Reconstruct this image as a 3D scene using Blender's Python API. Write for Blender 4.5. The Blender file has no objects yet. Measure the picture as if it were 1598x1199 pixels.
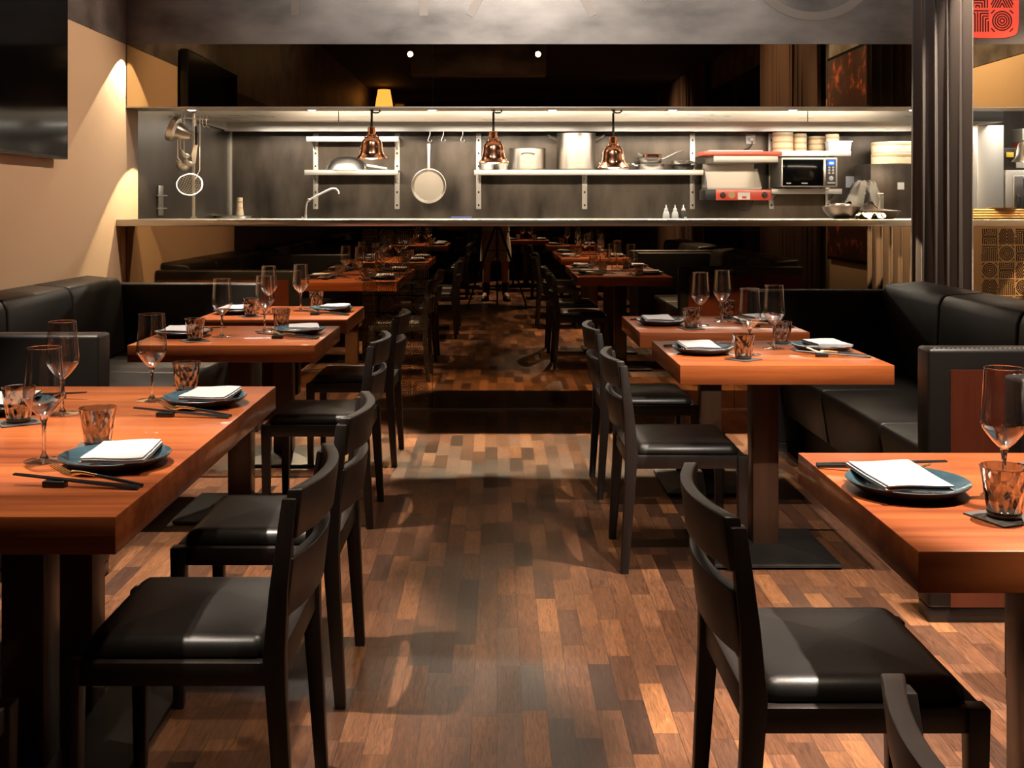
import bpy, bmesh, math, random
from mathutils import Vector, Matrix
random.seed(7)
R = math.radians
S = bpy.context.scene
COL = S.collection

# ------------------------------------------------------------------ camera, world, exposure
F, H = 1750.0, 1.30                       # focal length in px of a 1598 px wide frame, lens height
cam_d = bpy.data.cameras.new('camera')
cam = bpy.data.objects.new('camera', cam_d)
COL.objects.link(cam)
cam.location = (0, 0, H)
cam.rotation_euler = (R(90), 0, 0)
cam_d.sensor_fit = 'HORIZONTAL'
cam_d.sensor_width = 36
cam_d.lens = F / 1598 * 36
cam_d.shift_x = (799 - 776) / 1598
cam_d.shift_y = -(599.5 - 322) / 1598
cam_d.clip_start = 0.05
S.camera = cam
S.view_settings.view_transform = 'Standard'
S.view_settings.look = 'None'
S.view_settings.exposure = 0.0
S.view_settings.gamma = 1.0
S.view_settings.use_curve_mapping = False
S.cycles.use_denoising = True
S.cycles.max_bounces = 10
S.cycles.transparent_max_bounces = 24
S.cycles.sample_clamp_indirect = 6.0
S.cycles.caustics_reflective = False
S.cycles.caustics_refractive = False

world = bpy.data.worlds.new('night')
S.world = world
world.use_nodes = True
world.node_tree.nodes['Background'].inputs[0].default_value = (0.3, 0.3, 0.4, 1)
world.node_tree.nodes['Background'].inputs[1].default_value = 0.003

WARM = (1.0, 0.80, 0.58)
WHITE = (1.0, 0.91, 0.78)

def spot(name, loc, target, power, angle, blend=0.15, color=WARM, radius=0.03):
    d = bpy.data.lights.new(name, 'SPOT')
    d.energy = power; d.spot_size = R(angle); d.spot_blend = blend
    d.color = color; d.shadow_soft_size = radius
    o = bpy.data.objects.new(name, d); COL.objects.link(o)
    o.location = loc
    o.rotation_euler = (Vector(target) - Vector(loc)).to_track_quat('-Z', 'Y').to_euler()
    return o

def area(name, loc, target, power, sx, sy, color=WHITE, spread=180):
    d = bpy.data.lights.new(name, 'AREA')
    d.shape = 'RECTANGLE'; d.size = sx; d.size_y = sy
    d.energy = power; d.color = color; d.spread = R(spread)
    o = bpy.data.objects.new(name, d); COL.objects.link(o)
    o.location = loc
    v = Vector(target) - Vector(loc)
    o.rotation_euler = v.to_track_quat('-Z', 'Y').to_euler()
    return o

CEIL = 3.45
# ceiling spots over the tables
TABLE_SPOTS = [
    # x, y, aim x, aim y, power, cone
    (-1.32, 3.00, -1.26, 3.05, 900, 42),
    (-1.20, 2.10, -1.14, 2.20, 260, 34),
    (-1.32, 4.30, -1.28, 4.45, 680, 36),
    (-1.24, 5.70, -1.20, 5.85, 1250, 32),
    (1.52, 2.55, 1.46, 2.42, 1600, 42),
    (1.44, 3.35, 1.34, 3.50, 1050, 44),
    (1.15, 1.50, 1.10, 3.95, 480, 28),
    (1.32, 4.90, 1.15, 5.25, 280, 34),
    (-1.20, -1.9, -1.1, -1.9, 900, 50),
    (1.20, -1.5, 1.0, -1.5, 700, 45),
    (1.20, 0.9, 1.15, 0.95, 700, 40),
    (0.55, -4.3, 0.55, -4.3, 900, 36),
]
for x, y, ax, ay, p, c in TABLE_SPOTS:
    spot('table_spotlight', (x, y, CEIL - 0.12), (ax, ay, 0.75), p, c, 0.25, (1.0, 0.85, 0.71))
# lights over the aisle
for x, y, p in ((0.36, 2.1, 190), (-0.05, 3.3, 140), (0.20, 4.6, 70)):
    spot('aisle_spotlight', (x, y, CEIL - 0.12), (x, y, 0), p, 64, 0.7, WARM, 0.05)
# wash on the steel fascia, and washes on the cream side walls
spot('fascia_spotlight', (0.15, 5.3, CEIL - 0.10), (0.25, 7.15, 2.72), 330, 85, 1.0, WHITE, 0.06)
spot('fascia_spotlight', (-1.1, 5.3, CEIL - 0.10), (-0.9, 7.15, 2.7), 60, 80, 1.0, WHITE, 0.06)
spot('fascia_spotlight', (1.9, 5.3, CEIL - 0.10), (1.9, 7.15, 2.7), 60, 80, 1.0, WHITE, 0.06)
spot('wall_wash', (-2.26, 7.13, 2.328), (-2.34, 6.905, 1.33), 52, 80, 0.02, WARM, 0.006)  # added spot, stands in for ceiling light bounced off the upper mirror
spot('wall_wash', (0.4, 6.3, CEIL - 0.1), (-2.37, 5.9, 1.5), 230, 58, 0.7, (1.0, 0.72, 0.53), 0.05)
spot('wall_wash', (2.75, 6.2, CEIL - 0.1), (3.55, 6.3, 1.5), 240, 80, 0.2, WARM, 0.03)
# unseen fill spots, added to brighten the mirrored curtains and painting
spot('curtain_fill', (0.8, -4.2, CEIL - 0.1), (3.1, -4.4, 1.7), 600, 84, 0.9, WARM, 0.05)
spot('painting_fill', (1.5, 4.4, CEIL - 0.1), (3.15, 4.4, 2.4), 190, 70, 0.7, WARM, 0.04)
spot('curtain_fill', (1.3, 2.5, CEIL - 0.1), (3.1, 2.5, 2.6), 260, 90, 0.9, WARM, 0.04)
# downlights of the pass (their fittings are built with the soffit)
PASS_X = [-1.99 + 0.783 * i for i in range(8)]
for x in PASS_X:
    spot('pass_downlight_lamp', (x, 7.30, 1.920), (x, 7.30, 0), 420 if x > -1.5 else 110, 92, 0.05, (1.0, 0.76, 0.47), 0.02)
# strip lights under the extractor hood
for x in (-1.45, 0.05, 1.55, 3.05):
    area('hood_strip_lamp', (x, 9.35, 1.985), (x, 9.42, 0), 15, 1.30, 0.06, WHITE)
# added fill strips, hidden behind the lintel, to brighten the hood front
for x in (-1.45, 0.05, 1.55, 3.05):
    area('hood_fill_strip', (x, 7.50, 2.05), (x, 8.75, 2.02), 17, 1.35, 0.05, WARM)
area('kitchen_ceiling_lamp', (4.6, 8.4, 2.55), (4.6, 8.6, 0), 30, 0.6, 0.6, WHITE)

# ------------------------------------------------------------------ materials
def nm(name):
    m = bpy.data.materials.new(name); m.use_nodes = True
    nt = m.node_tree
    b = nt.nodes['Principled BSDF']
    return m, nt, b

def lk(nt, a, b): nt.links.new(a, b)

def plain(name, c, rough=0.5, metal=0.0, coat=0.0, spec=0.5, emit=None, es=0.0, sheen=0.0, noise=0.0, nscale=8.0, bump=0.0, bscale=60.0, rvar=0.0, stretch=None):
    m, nt, b = nm(name)
    b.inputs['Base Color'].default_value = (*c, 1)
    b.inputs['Roughness'].default_value = rough
    b.inputs['Metallic'].default_value = metal
    b.inputs['Coat Weight'].default_value = coat
    b.inputs['Coat Roughness'].default_value = 0.08
    b.inputs['Specular IOR Level'].default_value = spec
    b.inputs['Sheen Weight'].default_value = sheen
    if emit:
        b.inputs['Emission Color'].default_value = (*emit, 1)
        b.inputs['Emission Strength'].default_value = es
    if noise or bump or rvar:
        tc = nt.nodes.new('ShaderNodeTexCoord')
        mp = nt.nodes.new('ShaderNodeMapping'); lk(nt, tc.outputs['Object'], mp.inputs[0])
        if stretch: mp.inputs['Scale'].default_value = stretch
        if noise or rvar:
            n = nt.nodes.new('ShaderNodeTexNoise'); n.inputs['Scale'].default_value = nscale
            n.inputs['Detail'].default_value = 6; lk(nt, mp.outputs[0], n.inputs['Vector'])
        if noise:
            r = nt.nodes.new('ShaderNodeValToRGB')
            r.color_ramp.elements[0].position = 0.3; r.color_ramp.elements[1].position = 0.7
            r.color_ramp.elements[0].color = (*[max(0, v * (1 - noise)) for v in c], 1)
            r.color_ramp.elements[1].color = (*[min(1, v * (1 + noise)) for v in c], 1)
            lk(nt, n.outputs['Fac'], r.inputs[0]); lk(nt, r.outputs[0], b.inputs['Base Color'])
        if rvar:
            mr = nt.nodes.new('ShaderNodeMapRange')
            mr.inputs['To Min'].default_value = max(0.02, rough - rvar); mr.inputs['To Max'].default_value = rough + rvar
            lk(nt, n.outputs['Fac'], mr.inputs['Value']); lk(nt, mr.outputs[0], b.inputs['Roughness'])
        if bump:
            n2 = nt.nodes.new('ShaderNodeTexNoise'); n2.inputs['Scale'].default_value = bscale
            n2.inputs['Detail'].default_value = 4; lk(nt, mp.outputs[0], n2.inputs['Vector'])
            bp = nt.nodes.new('ShaderNodeBump'); bp.inputs['Strength'].default_value = bump
            bp.inputs['Distance'].default_value = 0.004
            lk(nt, n2.outputs['Fac'], bp.inputs['Height']); lk(nt, bp.outputs[0], b.inputs['Normal'])
    return m

def mth(nt, op, a, b=None, c=None):
    n = nt.nodes.new('ShaderNodeMath'); n.operation = op
    for i, v in enumerate((a, b, c)):
        if v is None: continue
        if isinstance(v, (int, float)): n.inputs[i].default_value = v
        else: lk(nt, v, n.inputs[i])
    return n.outputs[0]

def wood(name, c1, c2, rough=0.2, coat=0.6, scale=(3, 40, 40), ring=6.0, bump=0.02, coat_rough=0.13):
    """straight-grained wood, the grain along the axis with the smallest scale"""
    m, nt, b = nm(name)
    tc = nt.nodes.new('ShaderNodeTexCoord')
    oi = nt.nodes.new('ShaderNodeObjectInfo')
    off = nt.nodes.new('ShaderNodeVectorMath'); off.operation = 'ADD'
    sc = nt.nodes.new('ShaderNodeVectorMath'); sc.operation = 'SCALE'
    sc.inputs[0].default_value = (3.1, 2.7, 1.9); lk(nt, oi.outputs['Random'], sc.inputs['Scale'])
    lk(nt, tc.outputs['Object'], off.inputs[0]); lk(nt, sc.outputs[0], off.inputs[1])
    mp = nt.nodes.new('ShaderNodeMapping'); mp.inputs['Scale'].default_value = scale
    mp.inputs['Rotation'].default_value = (0, 0, R(6))
    lk(nt, off.outputs[0], mp.inputs[0])
    n1 = nt.nodes.new('ShaderNodeTexNoise'); n1.inputs['Scale'].default_value = 1.0; n1.inputs['Detail'].default_value = 8
    n1.inputs['Roughness'].default_value = 0.62
    lk(nt, mp.outputs[0], n1.inputs['Vector'])
    n2 = nt.nodes.new('ShaderNodeTexNoise'); n2.inputs['Scale'].default_value = ring / 30; n2.inputs['Detail'].default_value = 3
    lk(nt, mp.outputs[0], n2.inputs['Vector'])
    s = mth(nt, 'ADD', mth(nt, 'MULTIPLY', n1.outputs['Fac'], 0.5), mth(nt, 'MULTIPLY', n2.outputs['Fac'], 0.5))
    r = nt.nodes.new('ShaderNodeValToRGB')
    r.color_ramp.elements[0].position = 0.36; r.color_ramp.elements[1].position = 0.66
    r.color_ramp.elements[0].color = (*c1, 1); r.color_ramp.elements[1].color = (*c2, 1)
    lk(nt, s, r.inputs[0]); lk(nt, r.outputs[0], b.inputs['Base Color'])
    b.inputs['Roughness'].default_value = rough
    b.inputs['Coat Weight'].default_value = coat; b.inputs['Coat Roughness'].default_value = coat_rough
    bp = nt.nodes.new('ShaderNodeBump'); bp.inputs['Strength'].default_value = bump * 5; bp.inputs['Distance'].default_value = 0.002
    lk(nt, n1.outputs['Fac'], bp.inputs['Height']); lk(nt, bp.outputs[0], b.inputs['Normal'])
    return m

def parquet():
    m, nt, b = nm('wenge_parquet')
    tc = nt.nodes.new('ShaderNodeTexCoord')
    sx = nt.nodes.new('ShaderNodeSeparateXYZ'); lk(nt, tc.outputs['Object'], sx.inputs[0])
    W, L = 0.064, 0.29
    xs = mth(nt, 'DIVIDE', sx.outputs['X'], W)
    row = mth(nt, 'FLOOR', xs)
    fx = mth(nt, 'SUBTRACT', xs, row)
    wn = nt.nodes.new('ShaderNodeTexWhiteNoise'); wn.noise_dimensions = '1D'; lk(nt, row, wn.inputs['W'])
    ys = mth(nt, 'ADD', mth(nt, 'DIVIDE', sx.outputs['Y'], L), mth(nt, 'MULTIPLY', wn.outputs['Value'], 7.0))
    # blocks of uneven length: each cell is cut once at a random place
    cell = mth(nt, 'FLOOR', ys)
    fy = mth(nt, 'SUBTRACT', ys, cell)
    cv = nt.nodes.new('ShaderNodeCombineXYZ'); lk(nt, row, cv.inputs[0]); lk(nt, cell, cv.inputs[1])
    w2 = nt.nodes.new('ShaderNodeTexWhiteNoise'); w2.noise_dimensions = '3D'; lk(nt, cv.outputs[0], w2.inputs['Vector'])
    r = nt.nodes.new('ShaderNodeValToRGB'); cr = r.color_ramp
    cr.elements[0].position = 0.0; cr.elements[0].color = (0.040, 0.019, 0.011, 1)
    cr.elements[1].position = 1.0; cr.elements[1].color = (0.235, 0.100, 0.040, 1)
    for p, c in ((0.10, (0.062, 0.028, 0.016, 1)), (0.3, (0.098, 0.042, 0.021, 1)), (0.6, (0.130, 0.055, 0.026, 1)), (0.85, (0.170, 0.072, 0.031, 1))):
        e = cr.elements.new(p); e.color = c
    lk(nt, w2.outputs['Value'], r.inputs[0])
    # grain inside each block
    gv = nt.nodes.new('ShaderNodeCombineXYZ')
    lk(nt, mth(nt, 'ADD', mth(nt, 'MULTIPLY', sx.outputs['X'], 130.0), mth(nt, 'MULTIPLY', w2.outputs['Value'], 91.0)), gv.inputs[0])
    lk(nt, mth(nt, 'MULTIPLY', sx.outputs['Y'], 11.0), gv.inputs[1])
    lk(nt, mth(nt, 'MULTIPLY', w2.outputs['Value'], 37.0), gv.inputs[2])
    n = nt.nodes.new('ShaderNodeTexNoise'); n.inputs['Scale'].default_value = 1.0; n.inputs['Detail'].default_value = 7
    n.inputs['Distortion'].default_value = 1.6
    lk(nt, gv.outputs[0], n.inputs['Vector'])
    g = nt.nodes.new('ShaderNodeMapRange'); g.inputs['From Min'].default_value = 0.3; g.inputs['From Max'].default_value = 0.7
    g.inputs['To Min'].default_value = 0.5; g.inputs['To Max'].default_value = 1.3
    lk(nt, n.outputs['Fac'], g.inputs['Value'])
    # joints
    ex = mth(nt, 'MINIMUM', fx, mth(nt, 'SUBTRACT', 1.0, fx))
    ey = mth(nt, 'MULTIPLY', mth(nt, 'MINIMUM', fy, mth(nt, 'SUBTRACT', 1.0, fy)), L / W)
    jn = mth(nt, 'GREATER_THAN', mth(nt, 'MINIMUM', ex, ey), 0.014)
    f = mth(nt, 'MULTIPLY', g.outputs[0], mth(nt, 'ADD', mth(nt, 'MULTIPLY', jn, 0.6), 0.4))
    mx = nt.nodes.new('ShaderNodeVectorMath'); mx.operation = 'SCALE'
    lk(nt, r.outputs[0], mx.inputs[0]); lk(nt, f, mx.inputs['Scale'])
    lk(nt, mx.outputs[0], b.inputs['Base Color'])
    b.inputs['Coat Weight'].default_value = 0.35; b.inputs['Coat Roughness'].default_value = 0.2
    mr = nt.nodes.new('ShaderNodeMapRange'); mr.inputs['To Min'].default_value = 0.27; mr.inputs['To Max'].default_value = 0.46
    lk(nt, w2.outputs['Color'], mr.inputs['Value']); lk(nt, mr.outputs[0], b.inputs['Roughness'])
    bp = nt.nodes.new('ShaderNodeBump'); bp.inputs['Strength'].default_value = 0.25; bp.inputs['Distance'].default_value = 0.0015
    hh = mth(nt, 'ADD', mth(nt, 'MULTIPLY', n.outputs['Fac'], 0.35), jn)
    lk(nt, hh, bp.inputs['Height']); lk(nt, bp.outputs[0], b.inputs['Normal'])
    return m

def mirror_mat(name, c):
    m = bpy.data.materials.new(name); m.use_nodes = True
    nt = m.node_tree; nt.nodes.clear()
    o = nt.nodes.new('ShaderNodeOutputMaterial'); g = nt.nodes.new('ShaderNodeBsdfGlossy')
    g.inputs['Color'].default_value = (*c, 1); g.inputs['Roughness'].default_value = 0.0
    lk(nt, g.outputs[0], o.inputs[0])
    return m

def thin_glass(name, tint, edge=0.85, rough=0.0, bump=0.0, bscale=40, gl=1.0, power=3.0, base=0.05, voronoi=False):
    """a thin wall of glass: light passes straight through, more is reflected at grazing angles"""
    m = bpy.data.materials.new(name); m.use_nodes = True
    nt = m.node_tree; nt.nodes.clear()
    o = nt.nodes.new('ShaderNodeOutputMaterial')
    t = nt.nodes.new('ShaderNodeBsdfTransparent'); t.inputs[0].default_value = (*tint, 1)
    g = nt.nodes.new('ShaderNodeBsdfGlossy'); g.inputs['Roughness'].default_value = rough
    g.inputs['Color'].default_value = (gl, gl, gl, 1)
    lw = nt.nodes.new('ShaderNodeLayerWeight'); lw.inputs['Blend'].default_value = 0.5
    f = mth(nt, 'ADD', mth(nt, 'MULTIPLY', mth(nt, 'POWER', lw.outputs['Facing'], power), edge), base)
    mix = nt.nodes.new('ShaderNodeMixShader')
    lk(nt, f, mix.inputs[0]); lk(nt, t.outputs[0], mix.inputs[1]); lk(nt, g.outputs[0], mix.inputs[2])
    if bump:
        tc = nt.nodes.new('ShaderNodeTexCoord')
        if voronoi:
            v = nt.nodes.new('ShaderNodeTexVoronoi'); v.inputs['Scale'].default_value = bscale; out = v.outputs['Distance']
            mp = nt.nodes.new('ShaderNodeMapping'); mp.inputs['Scale'].default_value = (1, 1, 0.42)
            lk(nt, tc.outputs['Object'], mp.inputs[0]); lk(nt, mp.outputs[0], v.inputs['Vector'])
        else:
            v = nt.nodes.new('ShaderNodeTexNoise'); v.inputs['Scale'].default_value = bscale; out = v.outputs['Fac']
            lk(nt, tc.outputs['Object'], v.inputs['Vector'])
        bp = nt.nodes.new('ShaderNodeBump'); bp.inputs['Strength'].default_value = bump; bp.inputs['Distance'].default_value = 0.01
        lk(nt, out, bp.inputs['Height']); lk(nt, bp.outputs[0], g.inputs['Normal']); lk(nt, bp.outputs[0], lw.inputs['Normal'])
    lk(nt, mix.outputs[0], o.inputs[0])
    return m

def emis(name, c, s):
    m = bpy.data.materials.new(name); m.use_nodes = True
    nt = m.node_tree; nt.nodes.clear()
    o = nt.nodes.new('ShaderNodeOutputMaterial'); e = nt.nodes.new('ShaderNodeEmission')
    e.inputs[0].default_value = (*c, 1); e.inputs[1].default_value = s
    lk(nt, e.outputs[0], o.inputs[0])
    return m

M = {}
M['floor'] = parquet()
M['cream'] = plain('cream_paint', (0.78, 0.58, 0.38), 0.62)
M['steel_dark'] = plain('raw_blackened_steel', (0.19, 0.172, 0.168), 0.5, 0.35, noise=0.55, nscale=3.4, rvar=0.12, stretch=(0.6, 1, 1.3))
M['kitchen_steel'] = plain('scuffed_dark_steel', (0.092, 0.077, 0.063), 0.34, 0.75, noise=0.55, nscale=3.0, rvar=0.12, stretch=(1.6, 1, 0.6))
M['stainless'] = plain('brushed_stainless', (0.62, 0.60, 0.56), 0.30, 1.0, rvar=0.08, nscale=6, stretch=(0.3, 1, 12))
M['stainless_satin'] = plain('satin_stainless', (0.70, 0.66, 0.60), 0.42, 0.85)
M['polished'] = plain('polished_steel', (0.84, 0.81, 0.76), 0.29, 1.0, bump=0.02, bscale=20)
M['alu'] = plain('spun_aluminium', (0.55, 0.50, 0.43), 0.34, 1.0, rvar=0.08, nscale=4, stretch=(14, 14, 0.4))
M['copper'] = plain('polished_copper', (0.86, 0.42, 0.25), 0.17, 1.0, bump=0.10, bscale=60)
M['mirror_up'] = mirror_mat('bronze_mirror', (0.56, 0.44, 0.27))
M['mirror_low'] = mirror_mat('dark_mirror', (0.42, 0.32, 0.21))
M['table'] = wood('sapele_tabletop', (0.125, 0.025, 0.0075), (0.41, 0.112, 0.029), 0.30, 0.32, scale=(1.6, 30, 30), bump=0.0, coat_rough=0.05)
M['inset'] = wood('sapele_panel', (0.055, 0.011, 0.005), (0.10, 0.022, 0.009), 0.34, 0.2, scale=(34, 34, 2.0))
M['pillar'] = wood('walnut_pillar', (0.055, 0.026, 0.015), (0.10, 0.047, 0.025), 0.36, 0.2, scale=(34, 34, 2.0))
M['chair'] = wood('black_stained_oak', (0.010, 0.007, 0.006), (0.024, 0.017, 0.014), 0.42, 0.0, scale=(30, 30, 3.0))
M['leather'] = plain('black_leather', (0.009, 0.008, 0.0075), 0.36, bump=0.05, bscale=120, rvar=0.06, nscale=5)
M['bench_leather'] = plain('black_bench_leather', (0.0068, 0.0054, 0.0046), 0.42, spec=0.28, bump=0.06, bscale=90, rvar=0.06, nscale=5)
M['stitch'] = plain('grey_thread', (0.25, 0.23, 0.21), 0.7)
M['black'] = plain('black_lacquer', (0.008, 0.008, 0.008), 0.3)
M['black_matt'] = plain('matt_black', (0.010, 0.009, 0.009), 0.6)
M['base_steel'] = plain('blackened_base_plate', (0.045, 0.042, 0.040), 0.42, 0.5, noise=0.3, nscale=9)
M['screen'] = plain('black_glass_screen', (0.003, 0.003, 0.003), 0.10, spec=0.10)
M['plate_top'] = plain('teal_glaze', (0.030, 0.060, 0.078), 0.18, coat=0.6, noise=0.3, nscale=16)
M['plate_under'] = plain('dark_stoneware', (0.020, 0.019, 0.020), 0.4)
M['linen'] = plain('white_linen', (0.33, 0.32, 0.325), 0.85, bump=0.08, bscale=300)
M['glass'] = thin_glass('clear_glass', (0.95, 0.945, 0.94), 0.95, rough=0.09, power=1.6, base=0.075)
M['glass_solid'] = plain('solid_clear_glass', (1, 1, 1), 0.0)
M['glass_solid'].node_tree.nodes['Principled BSDF'].inputs['Transmission Weight'].default_value = 1.0
M['glass_solid'].node_tree.nodes['Principled BSDF'].inputs['IOR'].default_value = 1.45
M['smoke'] = thin_glass('smoked_glass', (0.52, 0.475, 0.43), 0.8, 0.03, bump=0.9, bscale=78, power=1.4, base=0.14, voronoi=True)
M['smoke_dark'] = plain('thick_smoked_glass', (0.03, 0.026, 0.024), 0.05, coat=1.0)
M['gold'] = plain('brushed_gold', (0.85, 0.58, 0.26), 0.25, 1.0)
M['coaster'] = plain('taupe_felt', (0.055, 0.046, 0.044), 0.9)
M['curtain'] = plain('taupe_velvet', (0.125, 0.095, 0.088), 0.85, sheen=0.3, bump=0.05, bscale=200)
M['curtain_brown'] = plain('brown_curtain', (0.10, 0.055, 0.04), 0.9)
M['sign_red'] = plain('glowing_red_seal_paint', (0.90, 0.075, 0.045), 0.5, emit=(1.0, 0.10, 0.055), es=0.55)  # glow added to the paint so the seal looks lit
M['sign_dark'] = plain('dark_red_groove', (0.10, 0.008, 0.006), 0.6)
M['letter'] = plain('faint_taupe_lettering', (0.27, 0.232, 0.215), 0.62)
M['decal_gold'] = plain('dark_decal', (0.018, 0.011, 0.006), 0.5)
M['decal_dim'] = plain('bronze_decal', (0.085, 0.052, 0.024), 0.4, 0.4)
M['decal_field'] = plain('black_glass', (0.012, 0.010, 0.008), 0.2)
M['bamboo'] = plain('bamboo_weave', (0.72, 0.56, 0.36), 0.6, noise=0.15, nscale=30, stretch=(1, 1, 6))
M['bamboo_band'] = plain('bamboo_band', (0.50, 0.33, 0.17), 0.55)
M['tray_wood'] = plain('golden_bamboo_mat', (0.52, 0.30, 0.09), 0.4, coat=0.3, noise=0.2, nscale=20, stretch=(0.4, 8, 8))
M['red_enamel'] = plain('red_enamel', (0.75, 0.10, 0.055), 0.35, coat=0.3)
M['white_plastic'] = plain('white_plastic', (0.80, 0.78, 0.74), 0.4)
M['black_plastic'] = plain('black_plastic', (0.014, 0.014, 0.015), 0.4)
M['blue_display'] = emis('blue_display', (0.04, 0.18, 1.0), 1.6)
M['digit'] = emis('display_digits', (0.75, 0.88, 1.0), 2.2)
M['grey_print'] = plain('grey_print', (0.45, 0.45, 0.45), 0.5)
M['bulb'] = emis('warm_bulb', (1.0, 0.80, 0.52), 6.0)
M['lamp_face'] = emis('lamp_face', (1.0, 0.88, 0.70), 14.0)
M['spot_face'] = emis('spot_face', (1.0, 0.74, 0.45), 90.0)
M['rubber'] = plain('black_rubber', (0.012, 0.012, 0.012), 0.5)
M['cloth_dark'] = plain('dark_kitchen_cloth', (0.009, 0.009, 0.010), 0.9)
M['cloth_light'] = plain('beige_kitchen_cloth', (0.52, 0.43, 0.36), 0.9)
M['iron'] = plain('seasoned_iron', (0.05, 0.040, 0.036), 0.30, 0.8)
M['translucent'] = plain('clear_plastic_bottle', (0.55, 0.55, 0.54), 0.35)
M['blue_box'] = plain('blue_cardboard', (0.10, 0.13, 0.42), 0.5)
M['paper'] = plain('printed_paper', (0.70, 0.72, 0.80), 0.6)
M['skin'] = plain('skin', (0.45, 0.24, 0.16), 0.5)
M['shorts'] = plain('beige_cotton', (0.50, 0.40, 0.30), 0.85)
M['shirt'] = plain('white_cotton', (0.72, 0.68, 0.62), 0.85)
M['hair'] = plain('brown_hair', (0.05, 0.03, 0.02), 0.6)
M['ceiling'] = plain('dark_ceiling_paint', (0.020, 0.018, 0.017), 0.8)
M['back_wall'] = plain('dark_back_wall', (0.035, 0.028, 0.024), 0.7)
M['night_glass'] = plain('night_window_glass', (0.004, 0.005, 0.008), 0.03, coat=1.0)
M['shade'] = plain('lit_lampshade', (0.7, 0.4, 0.15), 0.7, emit=(1.0, 0.42, 0.10), es=3.0)
M['cord'] = plain('black_cord', (0.01, 0.01, 0.01), 0.4)
M['grey_screen'] = plain('grey_control_panel', (0.45, 0.44, 0.42), 0.4)
M['oven_glass'] = plain('oven_glass', (0.06, 0.06, 0.062), 0.1, coat=0.6)
M['yellow'] = plain('yellow_plastic', (0.72, 0.50, 0.05), 0.5)

def painting_mat():
    m, nt, b = nm('abstract_canvas')
    tc = nt.nodes.new('ShaderNodeTexCoord')
    n = nt.nodes.new('ShaderNodeTexNoise'); n.inputs['Scale'].default_value = 5.5; n.inputs['Detail'].default_value = 12; n.inputs['Roughness'].default_value = 0.72
    n.inputs['Distortion'].default_value = 0.3
    lk(nt, tc.outputs['Object'], n.inputs['Vector'])
    r = nt.nodes.new('ShaderNodeValToRGB'); cr = r.color_ramp
    cr.elements[0].position = 0.42; cr.elements[0].color = (0.035, 0.010, 0.006, 1)
    cr.elements[1].position = 0.75; cr.elements[1].color = (0.55, 0.30, 0.08, 1)
    e = cr.elements.new(0.55); e.color = (0.06, 0.018, 0.01, 1)
    e = cr.elements.new(0.62); e.color = (0.40, 0.07, 0.02, 1)
    lk(nt, n.outputs['Fac'], r.inputs[0]); lk(nt, r.outputs[0], b.inputs['Base Color'])
    b.inputs['Roughness'].default_value = 0.6
    return m
M['canvas'] = painting_mat()

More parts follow.
